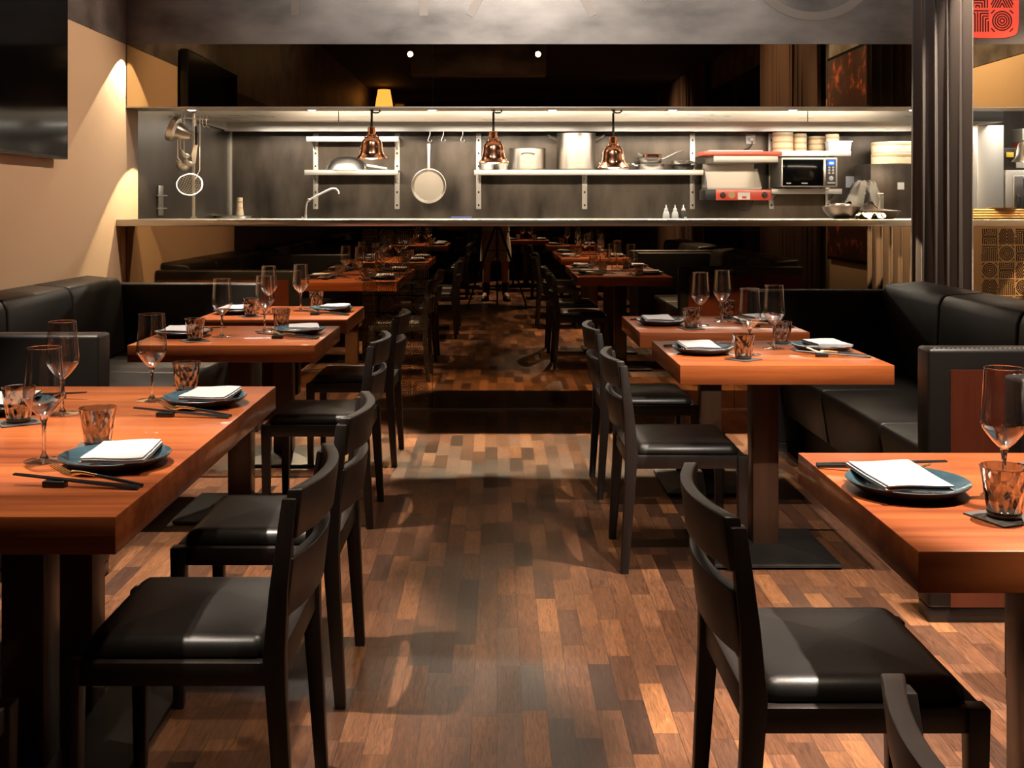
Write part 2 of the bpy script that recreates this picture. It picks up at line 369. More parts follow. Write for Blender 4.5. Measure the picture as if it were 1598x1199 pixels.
# ------------------------------------------------------------------ mesh helpers
class MB:
    def __init__(s): s.v, s.f = [], []
    def add(s, vs, fs, mtx=None):
        k = len(s.v)
        s.v += [tuple(mtx @ Vector(p)) for p in vs] if mtx else [tuple(p) for p in vs]
        s.f += [tuple(i + k for i in f) for f in fs]
        return s
    def box(s, x0, x1, y0, y1, z0, z1, mtx=None):
        v = [(x0, y0, z0), (x1, y0, z0), (x1, y1, z0), (x0, y1, z0), (x0, y0, z1), (x1, y0, z1), (x1, y1, z1), (x0, y1, z1)]
        return s.add(v, [(3, 2, 1, 0), (4, 5, 6, 7), (0, 1, 5, 4), (1, 2, 6, 5), (2, 3, 7, 6), (3, 0, 4, 7)], mtx)
    def loft(s, rings, cap=True, closed=True, mtx=None):
        n = len(rings[0]); vs = [p for r in rings for p in r]; fs = []
        for i in range(len(rings) - 1):
            for j in range(n if closed else n - 1):
                a, b_ = i * n + j, i * n + (j + 1) % n
                fs.append((a, b_, b_ + n, a + n))
        if cap and closed:
            fs.append(tuple(reversed(range(n)))); fs.append(tuple(range((len(rings) - 1) * n, len(rings) * n)))
        return s.add(vs, fs, mtx)
    def lathe(s, prof, n=24, c=(0, 0, 0), mtx=None, cap=False):
        vs, fs = [], []
        rows = []
        for r, z in prof:
            if r < 1e-6:
                rows.append([len(vs)]); vs.append((c[0], c[1], c[2] + z))
            else:
                rows.append(list(range(len(vs), len(vs) + n)))
                for k in range(n):
                    a = 2 * math.pi * k / n
                    vs.append((c[0] + r * math.cos(a), c[1] + r * math.sin(a), c[2] + z))
        for A, B in zip(rows[:-1], rows[1:]):
            if len(A) == 1 and len(B) == 1: continue
            for k in range(n):
                k2 = (k + 1) % n
                if len(A) == 1: fs.append((A[0], B[k2], B[k]))
                elif len(B) == 1: fs.append((A[k], A[k2], B[0]))
                else: fs.append((A[k], A[k2], B[k2], B[k]))
        return s.add(vs, fs, mtx)
    def tube(s, pts, r, n=8, mtx=None, closed=False):
        P = [Vector(p) for p in pts]; rings = []
        up = Vector((0, 0, 1)); prev = None
        for i, p in enumerate(P):
            if closed: t = (P[(i + 1) % len(P)] - P[i - 1]).normalized()
            else: t = (P[min(i + 1, len(P) - 1)] - P[max(i - 1, 0)]).normalized()
            if prev is None:
                a = up if abs(t.dot(up)) < 0.9 else Vector((1, 0, 0))
                u = t.cross(a).normalized()
            else:
                u = (prev - t * prev.dot(t)).normalized()
            prev = u; w = t.cross(u)
            rr = r[i] if isinstance(r, (list, tuple)) else r
            rings.append([tuple(p + (u * math.cos(2 * math.pi * k / n) + w * math.sin(2 * math.pi * k / n)) * rr) for k in range(n)])
        if closed:
            rings.append(rings[0]); return s.loft(rings, cap=False, mtx=mtx)
        return s.loft(rings, cap=True, mtx=mtx)
    def strip(s, p, q, w, y0, t):
        """flat bar in an x-z plane at depth y0, proud by t towards -y"""
        a, b_ = Vector((p[0], p[1])), Vector((q[0], q[1])); d = (b_ - a)
        if d.length < 1e-6: return s
        d.normalize(); nrm = Vector((-d.y, d.x)) * w / 2
        c = [a + nrm, a - nrm, b_ - nrm, b_ + nrm]
        v = [(k.x, y0, k.y) for k in c] + [(k.x, y0 - t, k.y) for k in c]
        return s.add(v, [(0, 1, 2, 3), (7, 6, 5, 4), (0, 4, 5, 1), (1, 5, 6, 2), (2, 6, 7, 3), (3, 7, 4, 0)])
    def ring(s, c, ro, ri, y0, t, n=40):
        vs, fs = [], []
        for k in range(n):
            a = 2 * math.pi * k / n
            for r in (ro, ri):
                for y in (y0, y0 - t):
                    vs.append((c[0] + r * math.cos(a), y, c[1] + r * math.sin(a)))
        for k in range(n):
            i, j = 4 * k, 4 * ((k + 1) % n)
            fs += [(i + 1, j + 1, j + 3, i + 3), (i, j, j + 1, i + 1), (i + 2, i + 3, j + 3, j + 2)]
        return s.add(vs, fs)
    def mesh(s, name, bevel=0, seg=2, smooth=38):
        me = bpy.data.meshes.new(name)
        bm = bmesh.new()
        vs = [bm.verts.new(p) for p in s.v]
        for f in s.f:
            try: bm.faces.new([vs[i] for i in f])
            except ValueError: pass
        bmesh.ops.recalc_face_normals(bm, faces=bm.faces)
        if bevel:
            es = [e for e in bm.edges if len(e.link_faces) == 2 and e.calc_face_angle(0) > 0.5]
            bmesh.ops.bevel(bm, geom=es, offset=bevel, segments=seg, profile=0.5, affect='EDGES', clamp_overlap=True)
        bm.to_mesh(me); bm.free()
        if smooth:
            me.shade_smooth(); me.set_sharp_from_angle(angle=R(smooth))
        return me
    def build(s, name, mat, parent=None, loc=None, **kw):
        me = s.mesh(name, **kw)
        me.materials.append(M[mat] if isinstance(mat, str) else mat)
        o = bpy.data.objects.new(name, me); COL.objects.link(o)
        if parent: o.parent = parent
        if loc: o.location = loc
        return o

def tag(o, label, cat, group=None):
    o['label'] = label; o['category'] = cat
    if group: o['group'] = group
    return o

def thing(name, label, cat, loc=(0, 0, 0), rz=0.0, group=None):
    o = bpy.data.objects.new(name, None); COL.objects.link(o)
    o.empty_display_size = 0.05
    o.location = loc; o.rotation_euler = (0, 0, rz)
    return tag(o, label, cat, group)

def struct(o):
    o['kind'] = 'structure'; return o

def dup(o, loc=None, rz=None, label=None, group=None):
    def cp(src, par):
        c = src.copy(); COL.objects.link(c)
        if par: c.parent = par
        for ch in list(src.children): cp(ch, c)
        return c
    n = cp(o, None)
    if loc is not None: n.location = loc
    if rz is not None: n.rotation_euler = (0, 0, rz)
    if label: n['label'] = label
    if group: n['group'] = group
    return n

def px(x, y, d):
    """world point at depth d that was measured at this place of the photograph"""
    return ((x - 776) * d / F, d, H - (y - 322) * d / F)

def rounded(w, d, h, r, crown=0.0, n=12, kf=5.0):
    """upholstered pad: a box w x d x h with soft edges and a crowned top, base at z=0"""
    mb = MB(); rings = []
    def outline(inset, z, crownk=None):
        pts = []
        a, b_ = w / 2 - inset, d / 2 - inset
        rr = max(0.004, r - inset)
        for cx, cy, a0 in ((a - rr, b_ - rr, 0), (-a + rr, b_ - rr, 90), (-a + rr, -b_ + rr, 180), (a - rr, -b_ + rr, 270)):
            for k in range(5):
                t = R(a0 + 22.5 * k); pts.append((cx + rr * math.cos(t), cy + rr * math.sin(t), z))
        return pts
    rings.append(outline(0.006, 0)); rings.append(outline(0, h * 0.15)); rings.append(outline(0, max(h * 0.2, h - r)))
    for k in range(1, 5):
        t = k / 4 * math.pi / 2
        rings.append(outline(r * (1 - math.cos(t)), h - r + r * math.sin(t)) if h > r else outline(r * (1 - math.cos(t)), h * 0.2 + h * 0.8 * math.sin(t)))
    base = rings[-1]; zt = base[0][2]; bw, bd = w / 2 - r, d / 2 - r
    for k in (0.92, 0.8, 0.65, 0.5, 0.35, 0.2, 0.07):
        rings.append([(p[0] * k, p[1] * k, zt + crown * (1 - min(1, (p[0] * k / bw) ** 2)) * (1 - min(1, (p[1] * k / bd) ** 2))) for p in base])
    mb.loft(rings)
    return mb

# ------------------------------------------------------------------ the room
YM = 7.154       # plane of the mirrors
XL, XR = -2.371, 3.55
ZB = 2.335       # lower edge of the steel fascia
struct(MB().box(XL - 0.2, 6.0, -7.2, 10.2, -0.12, 0).build('floor', 'floor', smooth=0))
struct(MB().box(XL - 0.2, 6.0, -7.2, YM + 0.3, CEIL, CEIL + 0.12).build('ceiling', 'ceiling', smooth=0))
struct(MB().box(XL - 0.2, XL, -7.2, 7.40, 0, ZB).build('wall_left', 'cream', smooth=0))
struct(MB().box(XL - 0.2, XL + 0.004, -7.2, YM, ZB, CEIL).build('trim_1', 'steel_dark', smooth=0))
struct(MB().box(XR, XR + 0.2, 5.55, YM + 0.0, 0, ZB).box(3.17, 3.37, -7.2, 5.55, 0, ZB).box(3.17, XR + 0.2, 5.55, 5.60, 0, ZB).build('wall_right', 'cream', smooth=0))
struct(MB().box(XR - 0.004, XR + 0.2, 5.60, YM, ZB, CEIL).box(3.166, 3.37, -7.2, 5.60, ZB, CEIL).build('trim_2', 'steel_dark', smooth=0))
struct(MB().box(XL - 0.2, 6.0, -7.4, -7.2, 0, CEIL).build('wall_back', 'back_wall', smooth=0))
struct(MB().box(XL - 0.2, 6.0, YM, YM + 0.27, ZB, CEIL).build('wall_front', 'steel_dark', smooth=0))
struct(MB().box(XL - 0.2, 6.0, YM + 0.012, YM + 0.27, 1.936, ZB).build('trim_3', 'black_matt', smooth=0))
struct(MB().box(XL, 6.0, YM + 0.002, YM + 0.27, 1.930, 1.936).build('trim_4', 'stainless_satin', smooth=0))
# kitchen shell
struct(MB().box(XL - 0.2, XL, 7.40, 10.1, 0, 2.7).build('wall_kitchen_left', 'kitchen_steel', smooth=0))
struct(MB().box(XL - 0.2, 6.0, 9.95, 10.1, 0, 2.7).build('wall_kitchen_back', 'kitchen_steel', smooth=0))
struct(MB().box(5.8, 6.0, 7.42, 9.95, 0, 2.7).build('wall_kitchen_right', 'kitchen_steel', smooth=0))
struct(MB().box(XL - 0.2, 6.0, YM + 0.27, 10.1, 2.7, 2.8).build('ceiling_kitchen', 'ceiling', smooth=0))
struct(MB().box(XL + 0.001, XL + 0.02, 9.93, 9.949, 1.2, 1.97).build('trim_5', 'stainless_satin', smooth=0))

# faint lettering on the fascia: H A T O in slim strokes
lt = MB(); w = 0.054; zb, zt = 2.515, 3.25; y0 = YM
def fx(p): return (p - 776) * YM / F
for a, b_ in (((461, zb), (461, zt)), ((661, zb), (661, zt)), ((461, 2.89), (661, 2.89)),
              ((733, zb), (828, zt)), ((926, zb), (832, zt)), ((765, 2.76), (893, 2.76)),
              ((1064, 2.65), (1064, zt)), ((975, zt - 0.03), (1153, zt - 0.03))):
    lt.strip((fx(a[0]), a[1]), (fx(b_[0]), b_[1]), w, y0, 0.003)
lt.ring((fx(1269), 2.94), 0.455, 0.40, y0, 0.003, 64)
tag(lt.build('fascia_lettering', 'letter', smooth=0), 'large faint H A T O letters on the grey steel fascia above the kitchen', 'lettering')

# ------------------------------------------------------------------ HATO pattern glyphs (drawn as bars in a unit tile)
def glyph(mb, ch, x, z, s, lw, y0, t):
    def L(a, b_, c, d): mb.strip((x + a * s, z + b_ * s), (x + c * s, z + d * s), lw, y0, t)
    if ch == 'H':
        for k in range(4):
            i = 0.06 + 0.12 * k
            dz = 0.46 - 0.12 * k
            if dz <= 0.04: break
            L(i, 1.0, i, 1 - dz); L(1 - i, 1.0, 1 - i, 1 - dz); L(i, 1 - dz, 1 - i, 1 - dz)
            L(i, 0.0, i, dz); L(1 - i, 0.0, 1 - i, dz); L(i, dz, 1 - i, dz)
    elif ch == 'A':
        for k in range(7):
            top = 0.22 + 0.22 * k
            h = top / 1.9
            if top <= 1.0: L(0.5, top, 0.5 - h * 0.98, 0.0 if h < 0.5 else top - 0.5 * 1.94); L(0.5, top, 0.5 + h * 0.98, 0.0 if h < 0.5 else top - 0.5 * 1.94)
            else:
                xs = (top - 1.0) / 1.94
                zz = top - 0.5 * 1.94
                if zz < 0.98: L(0.5 - xs, 1.0, 0.0, zz); L(0.5 + xs, 1.0, 1.0, zz)
    elif ch == 'T':
        L(0, 0.96, 1, 0.96); L(0.5, 0.9, 0.5, 0)
        for k in range(4):
            i = 0.38 - 0.12 * k; zz = 0.84 - 0.12 * k
            L(i, 0, i, zz); L(0, zz, i, zz); L(1 - i, 0, 1 - i, zz); L(1, zz, 1 - i, zz)
    else:
        for r in (0.10, 0.21, 0.32, 0.43):
            mb.ring((x + 0.5 * s, z + 0.5 * s), r * s + lw / 2, r * s - lw / 2, y0, t, 28)
        for a, b_, c, d in ((0.0, 0.16, 0.16, 0.0), (1, 0.16, 0.84, 0), (0, 0.84, 0.16, 1), (1, 0.84, 0.84, 1)): L(a, b_, c, d)
SEQ = ['HATO', 'TOHA', 'OHAT', 'ATOH']

# mirrors: three panels above the opening, three below the counter
seams = [XL + 0.006, -0.413, 1.513, XR]
for i, where in enumerate(('left', 'middle', 'right')):
    a, b_ = seams[i] + 0.0015, seams[i + 1] - 0.0015
    m = MB().box(a, b_, YM + 0.001, YM + 0.011, 1.937, ZB - 0.001).build('mirror_panel', 'mirror_up', smooth=0)
    tag(m, {'left': 'bronze mirror panel above the pass beside the cream wall', 'middle': 'bronze mirror panel above the middle of the pass',
            'right': 'bronze mirror panel above the pass, partly behind the curtain'}[where], 'mirror', 'mirror panels above the pass')
    t = thing('counter_mirror', {'left': 'dark mirrored counter front beside the left banquette', 'middle': 'dark mirrored counter front facing the aisle',
              'right': 'mirrored counter front with a line-letter pattern behind the right banquette'}[where], 'mirror', ((a + b_) / 2, YM, 0), 0, 'mirror panels under the counter')
    MB().box(a - (a + b_) / 2, b_ - (a + b_) / 2, 0.001, 0.014, 0.012, 1.172).build('glass', 'mirror_low', t, smooth=0)
    MB().box(a - (a + b_) / 2, b_ - (a + b_) / 2, -0.008, 0.014, 0, 0.012).build('kick_rail', 'stainless', t, smooth=0)
    if where == 'left':
        d = MB()
        for r in range(10):
            for c in range(4):
                glyph(d, SEQ[r % 4][c], -0.862 + 0.108 * c - (a + b_) / 2, 1.165 - 0.108 * (r + 1), 0.100, 0.0042, 0.001, 0.0008)
        d.build('letter_pattern', 'decal_dim', t, smooth=0)
    if where == 'right':
        d = MB()
        for r in range(10):
            for c in range(4):
                glyph(d, SEQ[r % 4][c], 3.092 + 0.108 * c - (a + b_) / 2, 1.165 - 0.108 * (r + 1), 0.100, 0.0068, 0.001, 0.0008)
        d.build('letter_pattern', 'decal_gold', t, smooth=0)

# red seal sign
sg = thing('seal_sign', 'red square seal sign with line-drawn letters on the fascia behind the curtain', 'sign', (3.14, YM, 2.56))
pts = []
for k in range(48):
    a = 2 * math.pi * k / 48
    c, s_ = math.cos(a), math.sin(a)
    e = 0.36
    pts.append((0.185 * math.copysign(abs(c) ** e, c) * (1 + 0.008 * math.sin(5 * a)), 0, 0.185 * math.copysign(abs(s_) ** e, s_) * (1 + 0.012 * math.sin(7 * a))))
MB().loft([pts, [(p[0], -0.006, p[2]) for p in pts]]).build('seal_plate', 'sign_red', sg, smooth=0)
d = MB()
for ch, x, z in (('H', -0.148, 0.006), ('A', 0.008, 0.006), ('T', -0.148, -0.148), ('O', 0.008, -0.148)):
    glyph(d, ch, x, z, 0.140, 0.0085, -0.006, 0.0012)
d.build('letter_pattern', 'sign_dark', sg, smooth=0)
spot('sign_spotlight', (3.1, 6.0, CEIL - 0.1), (3.16, YM, 2.56), 22, 30, 0.6, WHITE, 0.03)

# ------------------------------------------------------------------ pass counter and soffit
ct = thing('pass_counter', 'long stainless steel pass counter along the open kitchen', 'counter', (0, 7.36, 0))
MB().box(XL + 0.002, XR - 0.004, 6.97 - 7.36, 7.75 - 7.36, 1.176, 1.216).build('worktop', 'stainless', ct, bevel=0.003)
MB().box(XL + 0.002, XR - 0.004, YM + 0.016 - 7.36, 7.70 - 7.36, 0.0, 1.175).build('carcass', 'black_matt', ct, smooth=0)
dl = thing('downlight', 'round recessed downlight above the pass, leftmost over the hanging ladles', 'light fitting', (PASS_X[0], 7.30, 1.93), 0, 'downlights over the pass')
MB().lathe([(0.028, 0.0), (0.045, 0.0), (0.047, -0.004), (0.036, -0.006), (0.028, -0.003)], 28).build('trim_ring', 'polished', dl)
MB().lathe([(0, -0.009), (0.015, -0.008), (0.026, -0.005), (0.029, -0.001)], 28).build('lens', 'lamp_face', dl)
nms = ['leftmost', '', 'just right of the left copper lamp', 'between the middle and right copper lamps', 'just right of the right copper lamp',
       'above the microwave', 'beside the curtain', 'right of the curtain']
for i, x in enumerate(PASS_X):
    if i == 0: continue
    s_ = 'just left of the left copper lamp' if i == 1 else nms[i]
    dup(dl, (x, 7.30, 1.93), label='round recessed downlight in the pass soffit, ' + s_)

# back counter of the kitchen and the extractor hood
bc = thing('back_counter', 'stainless kitchen worktop along the dark back wall', 'counter', (1.5, 9.6, 0))
MB().box(XL + 0.01 - 1.5, 3.845 - 1.5, -0.5, 0.34, 1.13, 1.17).build('worktop', 'stainless', bc, bevel=0.003)
MB().box(XL + 0.01 - 1.5, 3.845 - 1.5, -0.44, 0.34, 0.0, 1.13).build('carcass', 'stainless_satin', bc, smooth=0)
hd = thing('extractor_hood', 'long stainless extractor hood over the back counter', 'extractor hood', (0.8, 9.3, 1.96))
hx0, hx1 = XL + 0.01 - 0.8, 3.95 - 0.8
MB().box(hx0, hx1, -0.55, -0.53, 0, 0.5).build('front_panel', 'stainless', hd, bevel=0.002)
MB().box(hx0, hx1, -0.53, 0.63, 0.07, 0.09).build('filter_panel', 'stainless_satin', hd, smooth=0)
MB().box(hx0, hx1, 0.40, 0.42, -0.012, 0.07).build('rear_rail', 'stainless_satin', hd, smooth=0)
for a in (hx0, hx1 - 0.02): MB().box(a, a + 0.02, -0.53, 0.63, 0, 0.5).build('end_panel', 'stainless', hd, smooth=0)
for a in (hx0 + 1.12, hx0 + 4.78): MB().box(a, a + 0.006, -0.552, -0.55, 0, 0.5).build('joint_strip', 'black_matt', hd, smooth=0)

# ------------------------------------------------------------------ heat lamps
hl = thing('heat_lamp', 'polished copper heat lamp hanging on a coiled cord, left of three', 'lamp', (px(580, 247, 7.30)[0], 7.30, 1.93), 0, 'copper heat lamps over the pass')
zt_ = -0.115
sh = [(0.022, zt_), (0.026, zt_ - 0.004), (0.026, zt_ - 0.045), (0.032, zt_ - 0.05), (0.034, zt_ - 0.062), (0.042, zt_ - 0.068), (0.058, zt_ - 0.082), (0.068, zt_ - 0.104),
      (0.072, zt_ - 0.13), (0.076, zt_ - 0.162), (0.084, zt_ - 0.182), (0.098, zt_ - 0.196), (0.102, zt_ - 0.203), (0.100, zt_ - 0.205), (0.095, zt_ - 0.197), (0.081, zt_ - 0.184),
      (0.072, zt_ - 0.16), (0.067, zt_ - 0.13), (0.062, zt_ - 0.104), (0.05, zt_ - 0.086), (0.03, zt_ - 0.07)]
sh_o = MB().lathe(sh, 40).build('shade', 'copper', hl)
for a in range(6):
    t = a * math.pi / 3
    kb = MB().lathe([(0, 0.007), (0.005, 0.005), (0.007, 0), (0.005, -0.005), (0, -0.007)], 8, (0.043 * math.cos(t), 0.043 * math.sin(t), zt_ - 0.066))
    kb.build('rivet', 'copper', sh_o)
MB().lathe([(0, zt_ - 0.212), (0.03, zt_ - 0.208), (0.05, zt_ - 0.195), (0.045, zt_ - 0.17), (0.02, zt_ - 0.14)], 24).build('bulb', 'bulb', hl)
MB().lathe([(0, -0.06), (0.008, -0.062), (0.0085, -0.11), (0.013, -0.115), (0.013, -0.122), (0, -0.122)], 14).build('socket', 'rubber', hl)
coil = [(0.006 * math.cos(k * 0.9), 0.006 * math.sin(k * 0.9), -0.012 - 0.050 * k / 60) for k in range(61)]
MB().tube(coil, 0.0028, 6).build('coiled_cord', 'cord', hl)
hk = MB().lathe([(0, 0), (0.014, 0), (0.014, -0.010), (0, -0.010)], 14)
hk.tube([(0, 0, -0.008), (0.0, 0, -0.014), (0.02, 0, -0.022), (0.045, 0, -0.020), (0.055, 0, -0.010), (0.05, 0, -0.002)], 0.005, 8)
hk.build('ceiling_hook', 'cord', hl)
def lower(o, dz):
    for c in o.children:
        if c.name.split('.')[0] in ('shade', 'bulb', 'socket'): c.location.z -= dz
        if c.name.split('.')[0] == 'coiled_cord': c.scale.z = (0.062 + dz) / 0.062
h2 = dup(hl, (px(770, 250, 7.30)[0], 7.30, 1.93), label='polished copper heat lamp hanging on a coiled cord, middle of three')
lower(h2, 0.028)
h3 = dup(hl, (px(957, 250, 7.30)[0], 7.30, 1.93), label='polished copper heat lamp hanging lowest, in front of the frying pans')
lower(h3, 0.060)

# ------------------------------------------------------------------ dining chairs (front towards +x)
def make_chair(label):
    t = thing('dining_chair', label, 'chair', (0, 0, 0), 0, 'dining chairs')
    for sy in (1, -1):
        # rear leg: kicked back at the foot, upright post above the seat
        rings = []
        for x, z, w, d in ((-0.212, 0.0, 0.026, 0.028), (-0.190, 0.36, 0.032, 0.040), (-0.187, 0.43, 0.034, 0.044), (-0.196, 0.56, 0.032, 0.036), (-0.216, 0.735, 0.028, 0.028)):
            y = sy * 0.209
            rings.append([(x - d / 2, y - w / 2, z), (x + d / 2, y - w / 2, z), (x + d / 2, y + w / 2, z), (x - d / 2, y + w / 2, z)])
        MB().loft(rings).build('leg', 'chair', t, bevel=0.003)
        rings = []
        for x, z, w in ((0.206, 0.0, 0.027), (0.206, 0.36, 0.038), (0.206, 0.418, 0.040)):
            y = sy * 0.207
            rings.append([(x - w / 2, y - w / 2, z), (x + w / 2, y - w / 2, z), (x + w / 2, y + w / 2, z), (x - w / 2, y + w / 2, z)])
        MB().loft(rings).build('leg', 'chair', t, bevel=0.004)
    fr = MB()
    for sy in (1, -1): fr.box(-0.175, 0.19, sy * 0.207 - 0.012, sy * 0.207 + 0.012, 0.372, 0.417)
    fr.box(0.194, 0.218, -0.19, 0.19, 0.372, 0.417).box(-0.20, -0.176, -0.195, 0.195, 0.372, 0.43)
    fr.box(-0.18, 0.20, -0.20, 0.20, 0.405, 0.415)
    fr.build('seat_frame', 'chair', t, bevel=0.002)
    c = rounded(0.372, 0.398, 0.040, 0.034, 0.012)
    c.build('seat', 'leather', t, loc=(0.014, 0, 0.415))
    for z0, z1, bow in ((0.655, 0.752, 0.040), (0.500, 0.618, 0.036)):
        n = 14; rings = []
        for k in range(n + 1):
            u = -1 + 2 * k / n; y = u * 0.214
            b_ = -bow * (1 - u * u)
            def xa(z): return -0.178 - 0.12 * max(0, z - 0.43) + b_ + 0.006
            th = 0.026 if abs(u) < 0.97 else 0.030
            rings.append([(xa(z0) - th, y, z0), (xa(z0), y, z0), (xa(z1), y, z1), (xa(z1) - th, y, z1)])
        MB().loft(rings).build('back_slat', 'chair', t, bevel=0.004, smooth=50)
    return t

chair0 = make_chair('black dining chair with leather seat, nearest the camera at the right table')
chair0.location = (0.640, 2.190, 0)
for x, y, rz, lab in (
    (0.662, 4.180, 0, 'black dining chair at the middle right table, its back slats to the aisle'),
    (0.668, 5.185, 0, 'black dining chair at the right table nearest the mirror'),
    (0.690, 1.105, 0, 'black chair backrest rising at the bottom edge, at the right'),
    (-0.618, 2.385, 180, 'black dining chair nearest the camera at the big left table'),
    (-0.618, 3.115, 180, 'second black dining chair along the big left table'),
    (-0.725, 4.730, 180, 'black dining chair at the middle left table'),
    (-0.725, 5.800, 180, 'black dining chair at the left table nearest the mirror'),
    (-1.085, 1.790, 0, 'black leather chair tucked under the wall side of the big left table'),
    (-0.640, -1.55, 180, 'black dining chair seen only in the mirror, nearer of two at a left table'),
    (-0.640, -2.28, 180, 'black dining chair seen only in the mirror, farther of two at a left table'),
    (0.700, -1.55, 0, 'black dining chair seen only in the mirror, at a right table behind the camera'),
    (0.05, -3.95, 0, 'black dining chair seen only in the mirror, at the farthest table'),
):
    dup(chair0, (x, y, 0), R(rz), lab)

# ------------------------------------------------------------------ tables
def make_table(label, w, d, pil, base):
    """w across (x), d deep (y); pillars at the y offsets of pil on one base plate"""
    t = thing('dining_table', label, 'table', (0, 0, 0), 0, 'wooden dining tables')
    MB().box(-w / 2, w / 2, -d / 2, d / 2, 0.682, 0.75).build('tabletop', 'table', t, bevel=0.0025)
    for y in pil:
        MB().box(-0.048, 0.048, y - 0.048, y + 0.048, 0.03, 0.682).build('pillar', 'pillar', t, bevel=0.004)
    bx, by = base
    v = MB()
    def rect(a, b_, z): return [(-a, -b_, z), (a, -b_, z), (a, b_, z), (-a, b_, z)]
    v.loft([rect(bx - 0.004, by - 0.004, 0.006), rect(bx, by, 0.008), rect(bx, by, 0.016), rect(0.05, max(0.05, by - bx + 0.05), 0.042)])
    v.build('base_plate', 'base_steel', t, smooth=0)
    f = MB()
    for sx in (-1, 1):
        for sy in (-1, 1): f.lathe([(0, 0.0), (0.014, 0.0), (0.014, 0.007), (0, 0.007)], 12, (sx * (bx - 0.03), sy * (by - 0.03), 0))
    f.build('glide', 'black', t)
    return t
TW = 0.742
tb = make_table('wooden table for two, middle of the three on the right', TW, 0.715, (0.0,), (0.23, 0.23))
tb.location = (0.632 + TW / 2, 4.235, 0)
for x, y, lab in ((0.622 + TW / 2, 5.250, 'wooden table for two on the right, nearest the mirrored counter'),
                  (0.671 + TW / 2, 2.145, 'brightly lit wooden table nearest the camera on the right'),
                  (-0.722 - TW / 2, 4.793, 'wooden table for two, middle of the three on the left'),
                  (-0.730 - TW / 2, 5.800, 'wooden table for two on the left, nearest the mirrored counter'),
                  (0.671 + TW / 2, 1.00, 'wooden table seen only in the mirror, right of the camera'),
                  (0.690 + TW / 2, -1.56, 'wooden table seen only in the mirror, behind the camera on the right'),
                  (0.10 + TW / 2, -4.0, 'small wooden table seen only in the mirror, farthest from it')):
    dup(tb, (x, y, 0), 0, lab)
big = make_table('large wooden table for four at the left front', 0.772, 1.437, (-0.15, 0.15), (0.22, 0.42))
big.location = (-0.676 - 0.386, 2.705, 0)
dup(big, (-0.70 - 0.386, -1.92, 0), 0, 'large wooden table seen only in the mirror, behind the camera on the left')

# ------------------------------------------------------------------ banquettes
def banquette(label, side, xf, xb, xe, ys, arms, loc_y):
    """side +1: back towards +x. xf seat front, xb face of the back, xe rear; ys seams; arms (y0, y1, inset side)"""
    t = thing('banquette', label, 'bench', (0, loc_y, 0), 0, 'black leather banquettes')
    def X(a, b_): return (min(a, b_), max(a, b_))
    for a, b_ in zip(ys[:-1], ys[1:]):
        a -= loc_y; b_ -= loc_y
        x0, x1 = X(xf * side, (xb + 0.02) * side)
        mb = MB()
        sl = 0.035 * side
        ring = lambda y: [(xf * side + sl, y, 0.195), (xf * side, y, 0.40), (xf * side, y, 0.455), ((xb + 0.01) * side, y, 0.462), ((xb + 0.01) * side, y, 0.195)]
        mb.loft([ring(a + 0.001), ring(b_ - 0.001)])
        mb.build('seat_cushion', 'bench_leather', t, bevel=0.018, seg=3, smooth=50)
        mb = MB()
        ring = lambda y: [((xb - 0.02) * side, y, 0.463), (xb * side, y, 0.84), ((xb + 0.02) * side, y, 0.888), (xe * side, y, 0.905), (xe * side, y, 0.463)]
        mb.loft([ring(a + 0.001), ring(b_ - 0.001)])
        mb.build('back_cushion', 'bench_leather', t, bevel=0.020, seg=3, smooth=50)
    x0, x1 = X((xf + 0.13) * side, xe * side)
    MB().box(x0, x1, ys[0] - loc_y, ys[-1] - loc_y, 0, 0.194).build('plinth', 'black_matt', t, smooth=0)
    MB().box(*X((xb + 0.02) * side, xe * side), ys[0] - loc_y, ys[-1] - loc_y, 0.194, 0.46).build('back_support', 'black_matt', t, smooth=0)
    for y0, y1, ins in arms:
        y0 -= loc_y; y1 -= loc_y
        xa = xf - 0.146
        p = MB().box(*X(xa * side, xe * side), y0, y1, 0.045, 0.855).build('end_panel', 'bench_leather', t, bevel=0.012, seg=3, smooth=50)
        MB().box(*X((xa + 0.004) * side, xe * side), y0 + 0.006, y1 - 0.006, 0, 0.046).build('kick_plate', 'black', t, bevel=0.002)
        if not ins: continue
        yy = y0 - 0.003 if ins < 0 else y1 + 0.003
        MB().box(*X((xa + 0.068) * side, (xe - 0.01) * side), min(yy, yy - ins * 0.004), max(yy, yy - ins * 0.004), 0.05, 0.79).build('wood_inset', 'inset', p, smooth=0)
        st = MB()
        e = yy + ins * 0.001
        for k in range(60):
            xx = (xa + 0.02 + (xe - xa - 0.03) * k / 60)
            st.tube([(xx * side, (y0 + y1) / 2 + ins * (y1 - y0) * 0.36, 0.8556), ((xx + 0.007) * side, (y0 + y1) / 2 + ins * (y1 - y0) * 0.36, 0.8556)], 0.0009, 4)
        st.build('stitching', 'stitch', p, smooth=0)
    return t
banquette('black leather banquette on the right, with wood-panelled end, dividing the room', 1, 1.49, 2.03, 2.26, (3.595, 4.375, 5.155, 5.94), ((3.495, 3.595, -1), (5.94, 6.04, 1)), 4.8)
banquette('black leather banquette against the cream wall on the left', -1, 1.52, 2.15, 2.367, (3.985, 4.92, 5.68, 6.44), ((3.865, 3.985, 0), (6.44, 6.56, 1)), 5.2)
banquette('black leather banquette behind the big left table, mostly hidden', -1, 1.52, 2.15, 2.367, (1.0, 1.8, 2.6, 3.4), (), 2.2)
banquette('black leather banquette seen only in the mirror, right of the camera', 1, 1.49, 2.03, 2.26, (0.6, 1.36, 2.12, 2.88), ((2.88, 2.98, 1),), 1.75)
